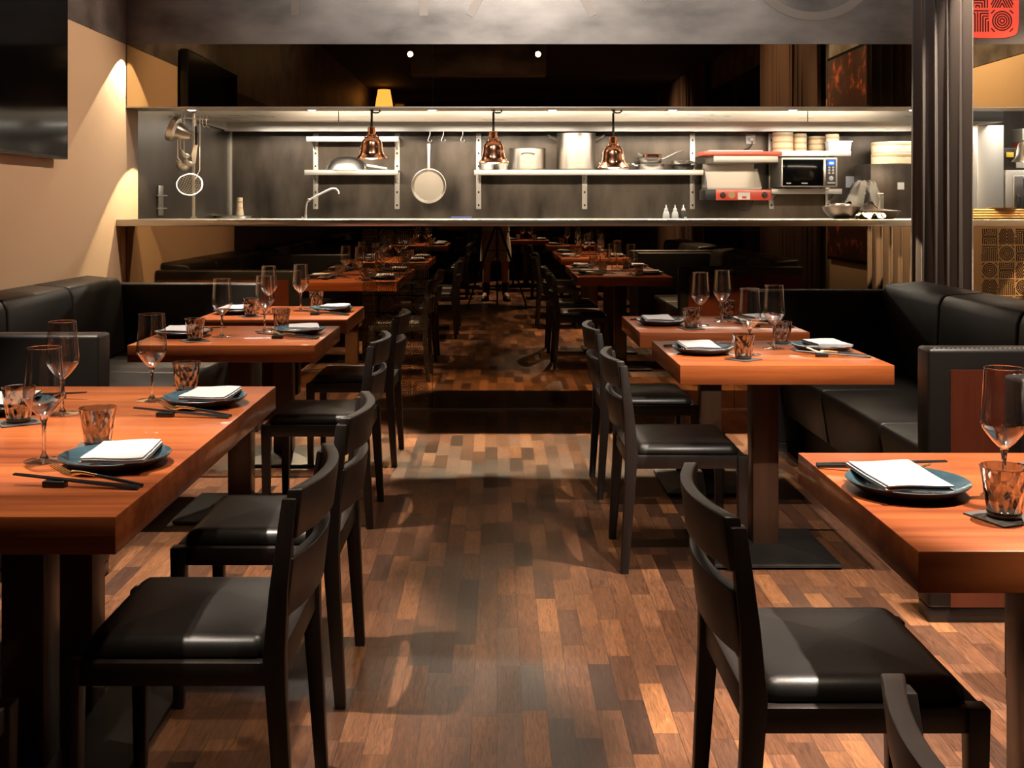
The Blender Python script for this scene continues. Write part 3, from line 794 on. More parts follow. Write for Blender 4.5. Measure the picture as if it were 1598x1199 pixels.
banquette('black leather banquette seen only in the mirror, along the left wall behind the camera', -1, 1.52, 2.15, 2.367, (-3.0, -2.2, -1.4, -0.6), ((-3.1, -3.0, -1), (-0.6, -0.5, 1)), -1.8)

# ------------------------------------------------------------------ tableware, one of each, then copies
def make_plate():
    t = thing('plate', '', 'plate', group='teal plates on the tables')
    MB().lathe([(0, 0.0105), (0.075, 0.0105), (0.095, 0.0145), (0.112, 0.0235), (0.1145, 0.0245)], 48).build('glazed_face', 'plate_top', t, smooth=60)
    MB().lathe([(0.1145, 0.0245), (0.1155, 0.0235), (0.112, 0.0195), (0.095, 0.0075), (0.070, 0.003), (0.062, 0.0), (0.05, 0.0), (0.048, 0.003), (0, 0.003)], 48).build('underside', 'plate_under', t, smooth=60)
    return t
def make_napkin():
    mb = MB(); nx, ny = 8, 12
    def sheet(x0, x1, y0, y1, z0, th, seed):
        rnd = random.Random(seed)
        top, bot = [], []
        for j in range(ny + 1):
            for i in range(nx + 1):
                u, v = i / nx, j / ny
                x = x0 + (x1 - x0) * u; y = y0 + (y1 - y0) * v
                z = z0 + 0.0055 * max(0, 0.5 - v) + 0.0016 * math.sin(5 * u + seed) * math.sin(4 * v + seed)
                top.append((x, y, z + th)); bot.append((x, y, z))
        k = len(top); W = nx + 1; fs = []
        for j in range(ny):
            for i in range(nx):
                a = j * W + i
                fs.append((a, a + 1, a + 1 + W, a + W)); fs.append((k + a + W, k + a + 1 + W, k + a + 1, k + a))
        edge = [i for i in range(W)] + [j * W + nx for j in range(1, ny + 1)] + [ny * W + i for i in range(nx - 1, -1, -1)] + [j * W for j in range(ny - 1, 0, -1)]
        for a, b_ in zip(edge, edge[1:] + edge[:1]): fs.append((b_, a, k + a, k + b_))
        mb.add(top + bot, fs)
    sheet(-0.064, 0.064, -0.098, 0.098, 0.0, 0.0026, 1)
    sheet(-0.061, 0.064, -0.098, 0.090, 0.0036, 0.0026, 1.03)
    sheet(-0.064, 0.060, -0.094, 0.098, 0.0072, 0.0026, 1.06)
    o = mb.build('napkin', 'linen', smooth=50)
    return tag(o, '', 'napkin', 'folded white napkins')
def make_wine():
    t = thing('wine_glass', '', 'wine glass', group='wine glasses on the tables')
    prof = [(0.006, 0.094), (0.010, 0.0965), (0.020, 0.106), (0.032, 0.121), (0.040, 0.133), (0.0425, 0.140), (0.0425, 0.147), (0.0405, 0.170), (0.038, 0.200), (0.0352, 0.245)]
    MB().lathe(prof, 36).build('bowl', 'glass', t, smooth=70)
    rim = MB().lathe([(0.0352 + 0.0008 * math.cos(a * math.pi / 4), 0.245 + 0.0008 * math.sin(a * math.pi / 4)) for a in range(9)], 36)
    rim.build('rim', 'glass_solid', t)
    MB().lathe([(0, 0.100), (0.006, 0.0985), (0.0085, 0.094), (0.0060, 0.086), (0.0040, 0.070), (0.0036, 0.035), (0.0045, 0.018), (0.010, 0.0065), (0.0, 0.003)], 18).build('stem', 'glass_solid', t, smooth=70)
    MB().lathe([(0.008, 0.0065), (0.020, 0.0042), (0.0415, 0.0020), (0.0415, 0.0004), (0, 0.0004)], 36).build('foot', 'glass', t, smooth=50)
    return t
def make_tumbler():
    t = thing('tumbler', '', 'tumbler', group='smoked tumblers on the tables')
    rows = []; n = 28
    for z, r in ((0.012, 0.0295), (0.025, 0.0315), (0.045, 0.0345), (0.065, 0.0375), (0.082, 0.0400), (0.088, 0.0405)):
        rows.append([(r * (1 + 0.018 * math.sin(7 * 2 * math.pi * k / n + z * 130)) * math.cos(2 * math.pi * k / n), r * (1 + 0.018 * math.sin(7 * 2 * math.pi * k / n + z * 130)) * math.sin(2 * math.pi * k / n), z) for k in range(n)])
    MB().loft(rows, cap=False).build('wall', 'smoke', t, smooth=60)
    MB().lathe([(0, 0), (0.027, 0), (0.0295, 0.004), (0.0295, 0.011), (0.026, 0.014), (0.012, 0.011), (0, 0.0105)], 28).build('thick_bottom', 'smoke_dark', t, smooth=60)
    rim = MB().lathe([(0.0405 + 0.0011 * math.cos(a * math.pi / 4), 0.088 + 0.0011 * math.sin(a * math.pi / 4)) for a in range(9)], n)
    rim.build('rim', 'glass_solid', t)
    return t
def make_coaster():
    return tag(MB().box(-0.048, 0.048, -0.048, 0.048, 0, 0.003).build('coaster', 'coaster', bevel=0.001), '', 'coaster', 'coasters under the tumblers')
def make_rest():
    return tag(MB().box(-0.022, 0.022, -0.011, 0.011, 0, 0.012).build('chopstick_rest', 'black', bevel=0.002), '', 'chopstick rest', 'chopstick rests')
def make_chopstick():
    # thick end at +x, thin end at -x, resting on a 12 mm block near the thin end
    mb = MB(); L = 0.262
    a, b_ = Vector((-0.145, 0, 0.0205)), Vector((0.117, 0, 0.0036))
    mb.tube([a, a.lerp(b_, 0.5), b_], [0.0019, 0.0028, 0.0037], 6)
    return tag(mb.build('chopstick', 'black'), '', 'chopstick', 'black chopsticks')
def make_fork():
    t = thing('fork', '', 'fork', group='gold forks')
    mb = MB()
    z = 0.0145
    mb.tube([(0.02, 0, 0.0135), (-0.02, 0, z + 0.002), (-0.034, 0, z + 0.001), (-0.046, 0, z - 0.002)], [0.003, 0.0032, 0.0042, 0.0075], 8)
    for k in range(4):
        y = -0.0090 + 0.006 * k
        mb.tube([(-0.044, y * 0.7, z - 0.003), (-0.055, y, z - 0.003), (-0.075, y, z + 0.003), (-0.098, y * 1.05, z + 0.012)], [0.0022, 0.0016, 0.0014, 0.0009], 6)
    mb.build('fork_head', 'gold', t)
    MB().tube([(0.012, 0, 0.0137), (0.06, 0, 0.010), (0.125, 0, 0.0042)], [0.0034, 0.0040, 0.0036], 8).build('handle', 'black', t)
    return t
protos = dict(plate=make_plate(), napkin=make_napkin(), wine=make_wine(), tumbler=make_tumbler(), coaster=make_coaster(), rest=make_rest(), chop=make_chopstick(), fork=make_fork())
used = set()
def put(kind, loc, rz, label):
    o = protos[kind]
    if kind not in used:
        used.add(kind); o.location = loc; o.rotation_euler = (0, 0, rz); o['label'] = label; return o
    return dup(o, loc, rz, label)
NAMES = dict(plate='teal plate {}', napkin='white napkin {}', wine='wine glass {}', tumbler='smoked tumbler {}',
             coaster='square coaster {}', rest='chopstick rest {}', fork='gold fork {}')
jr = random.Random(3)
def setting(cx, cy, side, where, full=True):
    """cx, cy: middle of the plate. side +1: the guest sits on the +x side of the plate (looks to -x)"""
    a = 0 if side > 0 else math.pi
    def W(dx, dy): return (cx + side * dx, cy + side * dy)
    j = lambda s_: jr.uniform(-s_, s_)
    z = 0.7502
    x, y = W(0, 0); put('plate', (x, y, z), a + j(0.3), NAMES['plate'].format(where))
    x, y = W(0.018 + j(0.006), -0.005 + j(0.008)); put('napkin', (x, y, z + 0.0245), a + R(4) + j(0.12), NAMES['napkin'].format(where))
    x, y = W(-0.168 + j(0.012), 0.045 + j(0.015)); put('wine', (x, y, z), j(1.0), NAMES['wine'].format(where))
    x, y = W(-0.105 + j(0.008), 0.178 + j(0.008))
    put('coaster', (x, y, z), R(20) + j(0.4), NAMES['coaster'].format(where))
    put('tumbler', (x, y, z + 0.0031), j(1.5), NAMES['tumbler'].format(where))
    if not full: return
    x, y = W(-0.055, -0.186); put('rest', (x, y, z), a + R(80) - R(85) + j(0.05), NAMES['rest'].format(where))
    x, y = W(0.0, -0.195); put('chop', (x, y, z), a - R(9), 'outer black chopstick {}'.format(where))
    x, y = W(0.0, -0.187); put('chop', (x, y, z), a - R(9), 'inner black chopstick {}'.format(where))
    x, y = W(0.002, -0.148); put('fork', (x, y, z), a - R(21), NAMES['fork'].format(where))
setting(-0.812, 2.385, 1, 'at the near aisle place of the big left table')
setting(-0.812, 3.115, 1, 'at the far aisle place of the big left table')
setting(-1.312, 3.020, -1, 'at the far wall-side place of the big left table')
setting(-1.312, 2.300, -1, 'at the near wall-side place of the big left table')
setting(-0.858, 4.845, 1, 'at the aisle place of the middle left table')
setting(-1.330, 4.745, -1, 'at the wall-side place of the middle left table')
setting(-0.866, 5.850, 1, 'at the aisle place of the left table nearest the mirror')
setting(-1.338, 5.750, -1, 'at the wall-side place of the left table nearest the mirror')
setting(0.790, 2.160, -1, 'at the aisle place of the nearest right table')
setting(1.278, 2.200, 1, 'at the bench place of the nearest right table')
setting(0.770, 4.200, -1, 'at the aisle place of the middle right table')
setting(1.238, 4.275, 1, 'at the bench place of the middle right table')
setting(0.760, 5.210, -1, 'at the aisle place of the right table nearest the mirror')
setting(1.228, 5.290, 1, 'at the bench place of the right table nearest the mirror')
for x, y, s_, wh in ((0.800, 0.98, -1, 'seen only in the mirror, aisle place right of the camera'), (1.27, 1.03, 1, 'seen only in the mirror, bench place right of the camera'),
                     (-0.835, -2.24, 1, 'seen only in the mirror, far aisle place behind the camera'), (-0.835, -1.53, 1, 'seen only in the mirror, near aisle place behind the camera'),
                     (-1.335, -1.61, -1, 'seen only in the mirror, near wall place behind the camera'), (-1.335, -2.32, -1, 'seen only in the mirror, far wall place behind the camera'),
                     (0.82, -1.59, -1, 'seen only in the mirror, aisle place, right table behind the camera'), (1.29, -1.52, 1, 'seen only in the mirror, bench place, right table behind the camera'),
                     (0.24, -4.02, -1, 'seen only in the mirror, near place of the farthest table'), (0.70, -3.97, 1, 'seen only in the mirror, far place of the farthest table')):
    setting(x, y, s_, wh, False)

# ------------------------------------------------------------------ television, curtain, painting
tv = thing('television', 'large black wall television on the cream wall at the upper left', 'television', (XL + 0.02, 5.20, 2.0))
MB().box(0.0, 0.055, -0.80, 0.80, -0.45, 0.47).build('housing', 'black_plastic', tv, bevel=0.004)
MB().box(0.055, 0.058, -0.785, 0.785, -0.435, 0.455).build('screen', 'screen', tv, smooth=0)
def curtain(name, label, x0, y0, x1, y1, folds, amp, mat, z0=0.015, z1=CEIL - 0.01, group=None, seed=1):
    rnd = random.Random(seed)
    t = thing(name, label, 'curtain', ((x0 + x1) / 2, (y0 + y1) / 2, 0), 0, group)
    dx, dy = x1 - x0, y1 - y0; L = math.hypot(dx, dy); ux, uy = dx / L, dy / L
    n = folds * 14; ph = [rnd.uniform(-0.7, 0.7) for _ in range(folds + 2)]; am = [rnd.uniform(0.55, 1.2) for _ in range(folds + 2)]
    rings = []
    for zi in range(13):
        z = z0 + (z1 - z0) * zi / 12
        line = []
        for k in range(n + 1):
            u = k / n * folds; i = int(u); f = u - i
            a = am[i] * (1 - f) + am[i + 1] * f; p = ph[i] * (1 - f) + ph[i + 1] * f
            w = amp * a * math.sin(2 * math.pi * u + p + 0.25 * math.sin(z * 1.7 + i))
            s_ = (k / n - 0.5) * L + 0.25 * amp * math.sin(4 * math.pi * u + p)
            line.append((ux * s_ - uy * w, uy * s_ + ux * w, z))
        back = [(p[0] - uy * 0.006, p[1] + ux * 0.006, p[2]) for p in reversed(line)]
        rings.append(line + back)
    MB().loft(rings).build('drape', mat, t, smooth=80)
    MB().tube([(-ux * L / 2, -uy * L / 2, z1 - 0.005), (ux * L / 2, uy * L / 2, z1 - 0.005)], 0.012, 10).build('curtain_rail', 'black', t)
    return t
curtain('curtain', 'tall taupe velvet curtain hanging in front of the pass on the right', 2.49, 6.74, 2.845, 6.70, 5, 0.045, 'curtain', seed=5)
curtain('curtain', 'brown curtain seen only in the mirror, beside the dark painting', 3.08, 1.4, 3.08, 3.55, 14, 0.05, 'curtain_brown', seed=2)
curtain('curtain', 'brown curtain seen only in the mirror, at the far window', 3.08, -6.9, 3.08, -2.3, 30, 0.05, 'curtain_brown', seed=3)
pa = thing('painting', 'dark abstract painting with orange flecks, seen only in the mirror', 'painting', (3.165, 4.45, 1.75))
MB().box(-0.03, 0.0, -0.80, 0.80, -0.95, 0.95).build('frame', 'black', pa, bevel=0.003)
MB().box(-0.034, -0.03, -0.77, 0.77, -0.92, 0.92).build('canvas', 'canvas', pa, smooth=0)
# what the mirrors show of the room behind the camera
struct(MB().box(XL, XL + 0.012, -7.2, 4.2, 0, ZB).build('dark_wall_sheet', 'back_wall', smooth=0))  # dark sheet added over the cream wall to keep its reflection dark
wn = thing('window_pane_wall', 'dark night window seen only in the mirror, on the right wall', 'window', (3.16, -0.5, 1.7))
MB().box(-0.02, 0.0, -1.7, 1.7, -1.3, 1.3).build('pane', 'night_glass', wn, smooth=0)
MB().box(-0.04, -0.02, -0.03, 0.03, -1.3, 1.3).box(-0.04, -0.02, -1.7, 1.7, 0.60, 0.64).build('glazing_bar', 'black', wn, smooth=0)
bw = thing('window_pane_wall', 'wide dark night window seen only in the mirror, across the far wall', 'window', (0.2, -7.19, 1.8))
MB().box(-2.2, 2.2, 0, 0.02, -1.4, 1.5).build('pane', 'night_glass', bw, smooth=0)
gb = MB()
for x in (-2.2, -0.75, 0.75, 2.17): gb.box(x, x + 0.04, 0.02, 0.05, -1.4, 1.5)
gb.build('glazing_bar', 'black', bw, smooth=0)
rf = thing('lighting_beam', 'dark hanging lighting beam with two bright spots, seen only in the mirror', 'light fitting', (-0.24, -0.3, 3.0))
MB().box(-0.87, 0.87, -0.2, 0.2, 0.0, 0.45).build('beam', 'steel_dark', rf, bevel=0.004)
for x in (-0.87, 0.76):
    b_ = MB().lathe([(0.0, 0), (0.045, 0), (0.045, 0.09), (0, 0.09)], 18, mtx=Matrix.Translation((x, 0.31, 0.24)) @ Matrix.Rotation(R(90), 4, 'X')).build('spot_head', 'black', rf)
    MB().lathe([(0.0, -0.002), (0.034, -0.002)], 18, mtx=Matrix.Translation((x, 0.31, 0.24)) @ Matrix.Rotation(R(90), 4, 'X')).build('lens', 'spot_face', b_)
pl = thing('pendant_lamp', 'orange glowing lampshade seen only in the mirror', 'lamp', (-2.02, -5.7, 3.1))
MB().lathe([(0.12, 0.0), (0.16, -0.02), (0.11, 0.28), (0.10, 0.28)], 24).build('lamp_shade', 'shade', pl)
MB().tube([(0, 0, 0.28), (0, 0, CEIL - 3.1)], 0.004, 6).build('cord', 'cord', pl)

# ------------------------------------------------------------------ kitchen: wall uprights and shelves
YB = 9.949
up = thing('wall_upright', '', 'shelf upright', (px(493, 300, YB)[0], YB, 0), 0, 'slotted steel uprights on the kitchen wall')
MB().box(-0.023, 0.023, -0.022, 0, 1.275, 1.945).build('channel', 'stainless_satin', up, bevel=0.003)
sl = MB()
for k in range(6): sl.box(-0.007, 0.007, -0.0235, -0.021, 1.30 + 0.115 * k, 1.318 + 0.115 * k)
sl.build('slot', 'black_matt', up, smooth=0)['kind'] = 'stuff'
for i, (p, lab) in enumerate(((493, 'slotted steel upright behind the tap'), (620, 'slotted steel upright left of the hanging frying pan'), (747, 'slotted steel upright right of the hanging frying pan'),
                              (912, 'slotted steel upright under the tall stockpot'), (1080, 'slotted steel upright right of the stacked pans'),
                              (1203, 'slotted steel upright left of the microwave'), (1291, 'slotted steel upright under the right side of the microwave'))):
    if i == 0: up['label'] = lab
    else: dup(up, (px(p, 300, YB)[0], YB, 0), label=lab)
def shelf(label, p0, p1, zt, brk):
    x0, x1 = px(p0, 0, 9.62)[0], px(p1, 0, 9.62)[0]; c = (x0 + x1) / 2
    t = thing('wall_shelf', label, 'shelf', (c, 9.62, zt), 0, 'steel wall shelves in the kitchen')
    MB().box(x0 - c, x1 - c, 0, 0.30, -0.006, 0).box(x0 - c, x1 - c, 0, 0.012, -0.045, -0.006).build('shelf_board', 'stainless_satin', t, bevel=0.001)
    for p in brk:
        x = px(p, 0, YB)[0] - c
        MB().loft([[(x - 0.004, 0.02, -0.007), (x - 0.004, 0.305, -0.007), (x - 0.004, 0.305, -0.10), (x - 0.004, 0.27, -0.10)], [(x + 0.004, 0.02, -0.007), (x + 0.004, 0.305, -0.007), (x + 0.004, 0.305, -0.10), (x + 0.004, 0.27, -0.10)]]).build('bracket', 'stainless', t, smooth=0)
    return t
shelf('short steel shelf carrying the upturned wok', 475, 621, 1.613, (493, 620))
shelf('empty upper steel shelf behind the left copper lamp', 478, 622, 1.900, (493, 620))
shelf('long steel shelf with the stockpots and pans', 740, 1098, 1.613, (747, 912, 1080))
shelf('steel shelf under the microwave', 1204, 1314, 1.450, (1203, 1291))
shelf('steel shelf with bamboo steamers above the microwave', 1215, 1328, 1.775, (1203, 1291))
ZS = 1.6132

# left shelf: upturned wok and its lid
wk = thing('wok', 'upturned steel wok on the short shelf behind the left copper lamp', 'wok', (px(541, 0, 9.75)[0], 9.77, ZS))
MB().lathe([(0.185, 0.0), (0.183, 0.004), (0.170, 0.040), (0.140, 0.078), (0.095, 0.106), (0.045, 0.118), (0, 0.120), (0, 0.117), (0.09, 0.102), (0.165, 0.038), (0.182, 0.0)], 40).build('pan', 'polished', wk)
MB().loft([[(0.172, -0.03, 0.03), (0.172, 0.03, 0.03), (0.172, 0.03, 0.055), (0.172, -0.03, 0.055)], [(0.35, -0.02, 0.004), (0.35, 0.02, 0.004), (0.35, 0.02, 0.024), (0.35, -0.02, 0.024)]]).build('handle', 'stainless_satin', wk, bevel=0.005)
# frying pan hanging on a hook, flat against the wall
fpn = thing('frying_pan', 'round frying pan hanging on a hook against the dark wall', 'frying pan', (px(669, 0, 9.72)[0], 9.745, 1.475))
rot = Matrix.Rotation(R(90), 4, 'X')
MB().lathe([(0, 0.0), (0.125, 0.0), (0.149, -0.0), (0.152, 0.038), (0.147, 0.040), (0.126, 0.008), (0, 0.007)], 48, mtx=Matrix.Translation((0, 0.0, 0)) @ rot).build('pan', 'alu', fpn, smooth=30)
MB().loft([[(-0.012, -0.036, 0.135), (0.012, -0.036, 0.135), (0.012, -0.026, 0.135), (-0.012, -0.026, 0.135)], [(-0.010, -0.02, 0.24), (0.010, -0.02, 0.24), (0.010, -0.011, 0.24), (-0.010, -0.011, 0.24)],
           [(-0.013, -0.02, 0.37), (0.013, -0.02, 0.37), (0.013, -0.011, 0.37), (-0.013, -0.011, 0.37)]]).build('handle', 'stainless', fpn, bevel=0.003)
# hooks on the rail of the hood
def s_hook(p, label, y=9.706, z0=1.952, s=1.0):
    x = px(p, 0, y)[0]
    pts = []
    for k in range(9): a = R(200 - 200 * k / 8); pts.append((0.012 * s * math.cos(a), 0, 0.012 * math.sin(a)))
    pts += [(0.012 * s, 0, -0.03), (-0.006, 0, -0.075)]
    for k in range(1, 9): a = R(180 + 190 * k / 8); pts.append((0.010 + 0.016 * math.cos(a), 0, -0.08 + 0.016 * math.sin(a)))
    o = MB().tube(pts, 0.0035, 6).build('hook', 'polished', loc=(x, y, z0))
    return tag(o, label, 'hook', 'steel hooks on the hood rail')
s_hook(669, 'steel hook holding the hanging frying pan')
s_hook(690, 'empty steel hook right of the frying pan')
s_hook(720, 'larger empty steel hook left of the middle copper lamp')
# pots on the long shelf
def lathe_pot(name, label, cat, p, d, prof, mat='alu', z=ZS, n=40, group=None):
    t = thing(name, label, cat, (px(p, 0, d)[0], d, z), 0, group)
    MB().lathe(prof, n).build('body', mat, t, smooth=32)
    return t
def potprof(r, h, th=0.004, flare=0.004): return [(0, 0), (r - 0.012, 0), (r, 0.012), (r, h - 0.003), (r + flare, h), (r + flare - 0.002, h + 0.003), (r - th, h), (r - th, 0.014), (r - 0.016, 0.006), (0, 0.006)]
def loop_handle(par, cx, cy, z, ang, w=0.05, out=0.045, r=0.006, lift=0.02):
    pts = []
    ca, sa = math.cos(ang), math.sin(ang)
    for k in range(9):
        t = math.pi * k / 8
        a, b_ = -w * math.cos(t), out * math.sin(t) ** 0.7 if 0 < k < 8 else 0
        pts.append((cx + ca * b_ - sa * a, cy + sa * b_ + ca * a, z + lift * math.sin(t)))
    return MB().tube(pts, r, 8).build('handle', 'polished', par)
t = lathe_pot('stockpot', 'tall aluminium stockpot with two side handles on the long shelf', 'pot', 899, 9.78, potprof(0.169, 0.318))
loop_handle(t, 0.168, 0, 0.262, 0, 0.04, 0.075, 0.008, 0.045); loop_handle(t, -0.168, 0, 0.262, math.pi, 0.04, 0.075, 0.008, 0.045)
t = lathe_pot('casserole_pot', 'low wide aluminium pot with front handle, right of the middle copper lamp', 'pot', 823, 9.79, potprof(0.158, 0.187))
loop_handle(t, 0.0, -0.158, 0.135, -math.pi / 2, 0.055, 0.03, 0.006, 0.01); loop_handle(t, 0, 0.158, 0.135, math.pi / 2, 0.055, 0.03, 0.006, 0.01)
t = lathe_pot('saucepan', 'small steel saucepan below the middle copper lamp', 'pot', 760, 9.75, potprof(0.068, 0.075), 'polished')
loop_handle(t, 0, -0.068, 0.05, -math.pi / 2, 0.02, 0.02, 0.004, 0.0)
lathe_pot('mixing_bowl', 'small steel cup beside the saucepan on the long shelf', 'bowl', 785, 9.72, [(0, 0), (0.034, 0), (0.038, 0.006), (0.056, 0.062), (0.058, 0.064), (0.052, 0.062), (0.034, 0.008), (0, 0.006)], 'polished')
def frypan(label, p, d, z, r, h, ang, hl_, lift, mat='polished', knob=False):
    t = thing('saute_pan', label, 'pan', (px(p, 0, d)[0], d, z), 0, 'pans on the long kitchen shelf')
    MB().lathe([(0, 0), (r * 0.82, 0), (r * 0.95, h * 0.3), (r, h), (r + 0.003, h + 0.002), (r - 0.004, h), (r * 0.92, h * 0.35), (r * 0.8, 0.006), (0, 0.006)], 36).build('pan', mat, t)
    ca, sa = math.cos(ang), math.sin(ang)
    MB().tube([(ca * r, sa * r, h * 0.8), (ca * (r + 0.03), sa * (r + 0.03), h * 0.9 + lift * 0.1), (ca * (r + hl_ * 0.6), sa * (r + hl_ * 0.6), h + lift * 0.6), (ca * (r + hl_), sa * (r + hl_), h + lift)], [0.008, 0.006, 0.007, 0.008], 8).build('handle', 'polished', t)
    return t
frypan('wide steel pan below the right copper lamp', 962, 9.76, ZS, 0.118, 0.058, R(200), 0.05, 0.0)
frypan('bottom steel pan of the stack right of the right copper lamp', 1016, 9.76, ZS, 0.115, 0.050, R(170), 0.05, 0.005)
frypan('steel pan with long raised handle, middle of the stack', 1015, 9.76, ZS + 0.052, 0.098, 0.052, R(8), 0.20, 0.075)
frypan('copper-toned top pan of the stack', 1018, 9.76, ZS + 0.106, 0.085, 0.030, R(165), 0.04, 0.01, 'copper')
frypan('small dark pan at the right end of the long shelf', 1066, 9.74, ZS, 0.095, 0.038, R(20), 0.03, 0.005, 'iron')
t = frypan('small copper-toned pan lying on the dark pan at the shelf end', 1064, 9.74, ZS + 0.040, 0.088, 0.040, R(-60), 0.07, -0.02, 'polished')

# tap, sink brush, sink strainer, blue box
t = thing('tap', 'chrome swan-neck tap at the left end of the back counter', 'tap', (px(477, 0, 9.55)[0], 9.55, 1.17))
MB().lathe([(0, 0), (0.022, 0), (0.022, 0.01), (0.014, 0.014), (0.014, 0.06), (0, 0.06)], 16).build('base', 'polished', t)
sp = [(0, 0, 0.05), (0.004, 0, 0.13), (0.012, 0, 0.165), (0.04, 0, 0.192), (0.12, 0, 0.232), (0.19, 0, 0.268), (0.225, 0, 0.282), (0.255, 0, 0.280), (0.275, 0, 0.262), (0.282, 0, 0.235)]
MB().tube(sp, 0.0095, 12).build('spout', 'polished', t)
MB().lathe([(0, 0), (0.016, 0.004), (0.018, 0.014), (0.016, 0.024), (0, 0.028)], 14, (0.028, 0, 0.172)).build('knob', 'polished', t)
MB().tube([(-0.012, 0, 0.03), (-0.035, 0, 0.035)], 0.007, 8).build('lever', 'polished', t)
t = thing('wok_brush', 'bamboo wok brush standing in the strainer at the left end of the back counter', 'brush', (px(374, 0, 9.5)[0], 9.5, 1.187), 0)
MB().lathe([(0, 0), (0.038, 0), (0.034, 0.06), (0.027, 0.10), (0.0255, 0.165), (0.026, 0.185), (0, 0.187)], 14).build('bundle', 'bamboo', t)
MB().lathe([(0.0335, 0.09), (0.030, 0.094), (0.0285, 0.104), (0.027, 0.104)], 14).lathe([(0.0275, 0.145), (0.029, 0.15), (0.0275, 0.156)], 14).build('binding', 'bamboo_band', t)
t = thing('strainer_basket', 'flat steel strainer at the left end of the back counter', 'strainer', (px(362, 0, 9.5)[0], 9.5, 1.1705))
MB().lathe([(0, 0.012), (0.15, 0.012), (0.165, 0.045), (0.18, 0.052), (0.165, 0.047), (0.148, 0.016), (0, 0.015)], 36).build('basket', 'polished', t)
MB().lathe([(0.13, 0), (0.136, 0.006), (0.13, 0.012), (0.124, 0.006), (0.13, 0)], 30).build('foot_ring', 'polished', t)
o = MB().box(-0.085, 0.085, -0.03, 0.03, 0, 0.042).build('box', 'blue_box', loc=(px(720, 0, 9.4)[0], 9.4, 1.171), bevel=0.003)
tag(o, 'small blue patterned box lying on the back counter', 'box')
# squeeze bottles
sb = thing('squeeze_bottle', 'clear squeeze bottle, leftmost of three by the right upright', 'bottle', (px(1039.5, 0, 9.4)[0], 9.4, 1.171), 0, 'squeeze bottles on the back counter')
MB().lathe([(0, 0), (0.028, 0), (0.030, 0.006), (0.029, 0.055), (0.022, 0.080), (0.013, 0.095), (0, 0.095)], 20).build('body', 'translucent', sb)
MB().lathe([(0.016, 0.092), (0.016, 0.106), (0.008, 0.112), (0.003, 0.142), (0, 0.142)], 14).build('nozzle_cap', 'white_plastic', sb)
dup(sb, (px(1053.5, 0, 9.4)[0], 9.4, 1.171), label='clear squeeze bottle, middle of three by the right upright')
s3 = dup(sb, (px(1066.5, 0, 9.4)[0], 9.4, 1.171), label='dark-filled squeeze bottle, rightmost of three by the right upright')
for c in s3.children:
    if c.name.startswith('body'):
        c.data = c.data.copy(); c.data.materials[0] = M['black_plastic']
        MB().box(-0.0, 0.024, -0.0305, -0.028, 0.012, 0.04).build('paper_label', 'white_plastic', s3, smooth=0)

# salamander grill with red trim
sg_x = px(1156, 0, 9.5)[0]
t = thing('salamander_grill', 'salamander grill with red top and red control panel on the kitchen wall', 'grill', (sg_x, 9.5, 1.345))
k = 9.5 / F
def gx(p): return (p - 1156) * k
def gz(y): return H - (y - 322) * k - 1.345
MB().box(gx(1094), gx(1216), -0.10, 0.30, gz(243.5), gz(237)).build('top_plate', 'red_enamel', t, bevel=0.006)
MB().box(gx(1104), gx(1188), -0.07, 0.25, gz(237), gz(235.3)).build('top_tray', 'stainless_satin', t, bevel=0.002)
MB().box(gx(1111), gx(1211), -0.075, 0.30, gz(254), gz(243.6)).build('heating_head', 'stainless_satin', t, bevel=0.003)
MB().box(gx(1106), gx(1188), 0.27, 0.30, gz(293), gz(254)).build('back_sheet', 'stainless_satin', t, smooth=0)
MB().box(gx(1104), gx(1188), 0.0, 0.30, gz(296), gz(293)).build('grid_tray', 'stainless', t, smooth=0)
for a in (gx(1104), gx(1188)):
    MB().loft([[(a, 0.0, gz(294)), (a, 0.27, gz(294)), (a, 0.27, gz(262)), (a, 0.16, gz(262))], [(a + 0.006, 0.0, gz(294)), (a + 0.006, 0.27, gz(294)), (a + 0.006, 0.27, gz(262)), (a + 0.006, 0.16, gz(262))]]).build('side_cheek', 'stainless_satin', t, smooth=0)
MB().box(gx(1101), gx(1204), 0.0, 0.30, gz(312), gz(296.2)).build('base_box', 'black_plastic', t, bevel=0.002)
cp_ = MB().box(gx(1117), gx(1203), -0.012, 0.0, gz(312.5), gz(296)).build('control_panel', 'red_enamel', t, bevel=0.001)
for p in (1127.5, 1193):
    kn = MB().lathe([(0, 0.02), (0.02, 0.018), (0.026, 0.0), (0, 0)], 20, mtx=Matrix.Translation((gx(p), -0.012, gz(304.7))) @ Matrix.Rotation(R(90), 4, 'X')).build('knob', 'black_plastic', cp_)
MB().lathe([(0, 0.002), (0.030, 0.002), (0.030, 0.0)], 24, mtx=Matrix.Translation((gx(1141.5), -0.012, gz(304.2))) @ Matrix.Rotation(R(90), 4, 'X')).build('round_badge', 'bamboo_band', cp_)
pl_ = MB().box(gx(1151), gx(1170), -0.014, -0.012, gz(311.5), gz(300.5)).build('white_badge', 'white_plastic', cp_, smooth=0)
MB().box(gx(1157.5), gx(1164), -0.0145, -0.014, gz(310), gz(306)).build('red_square', 'red_enamel', cp_, smooth=0)
cab = [(gx(1154 + 25 * (0.5 - 0.5 * math.cos(math.pi * i / 12))), 0.10, gz(313) - 0.085 * math.sin(math.pi * i / 12)) for i in range(13)]
MB().tube(cab, 0.006, 8).build('cable', 'cord', t)
MB().box(gx(1110), gx(1124), 0.28, 0.448, gz(310), gz(296)).build('wall_bracket', 'black_plastic', t, smooth=0)
MB().box(gx(1180), gx(1196), 0.28, 0.448, gz(310), gz(296)).build('wall_bracket', 'black_plastic', t, smooth=0)
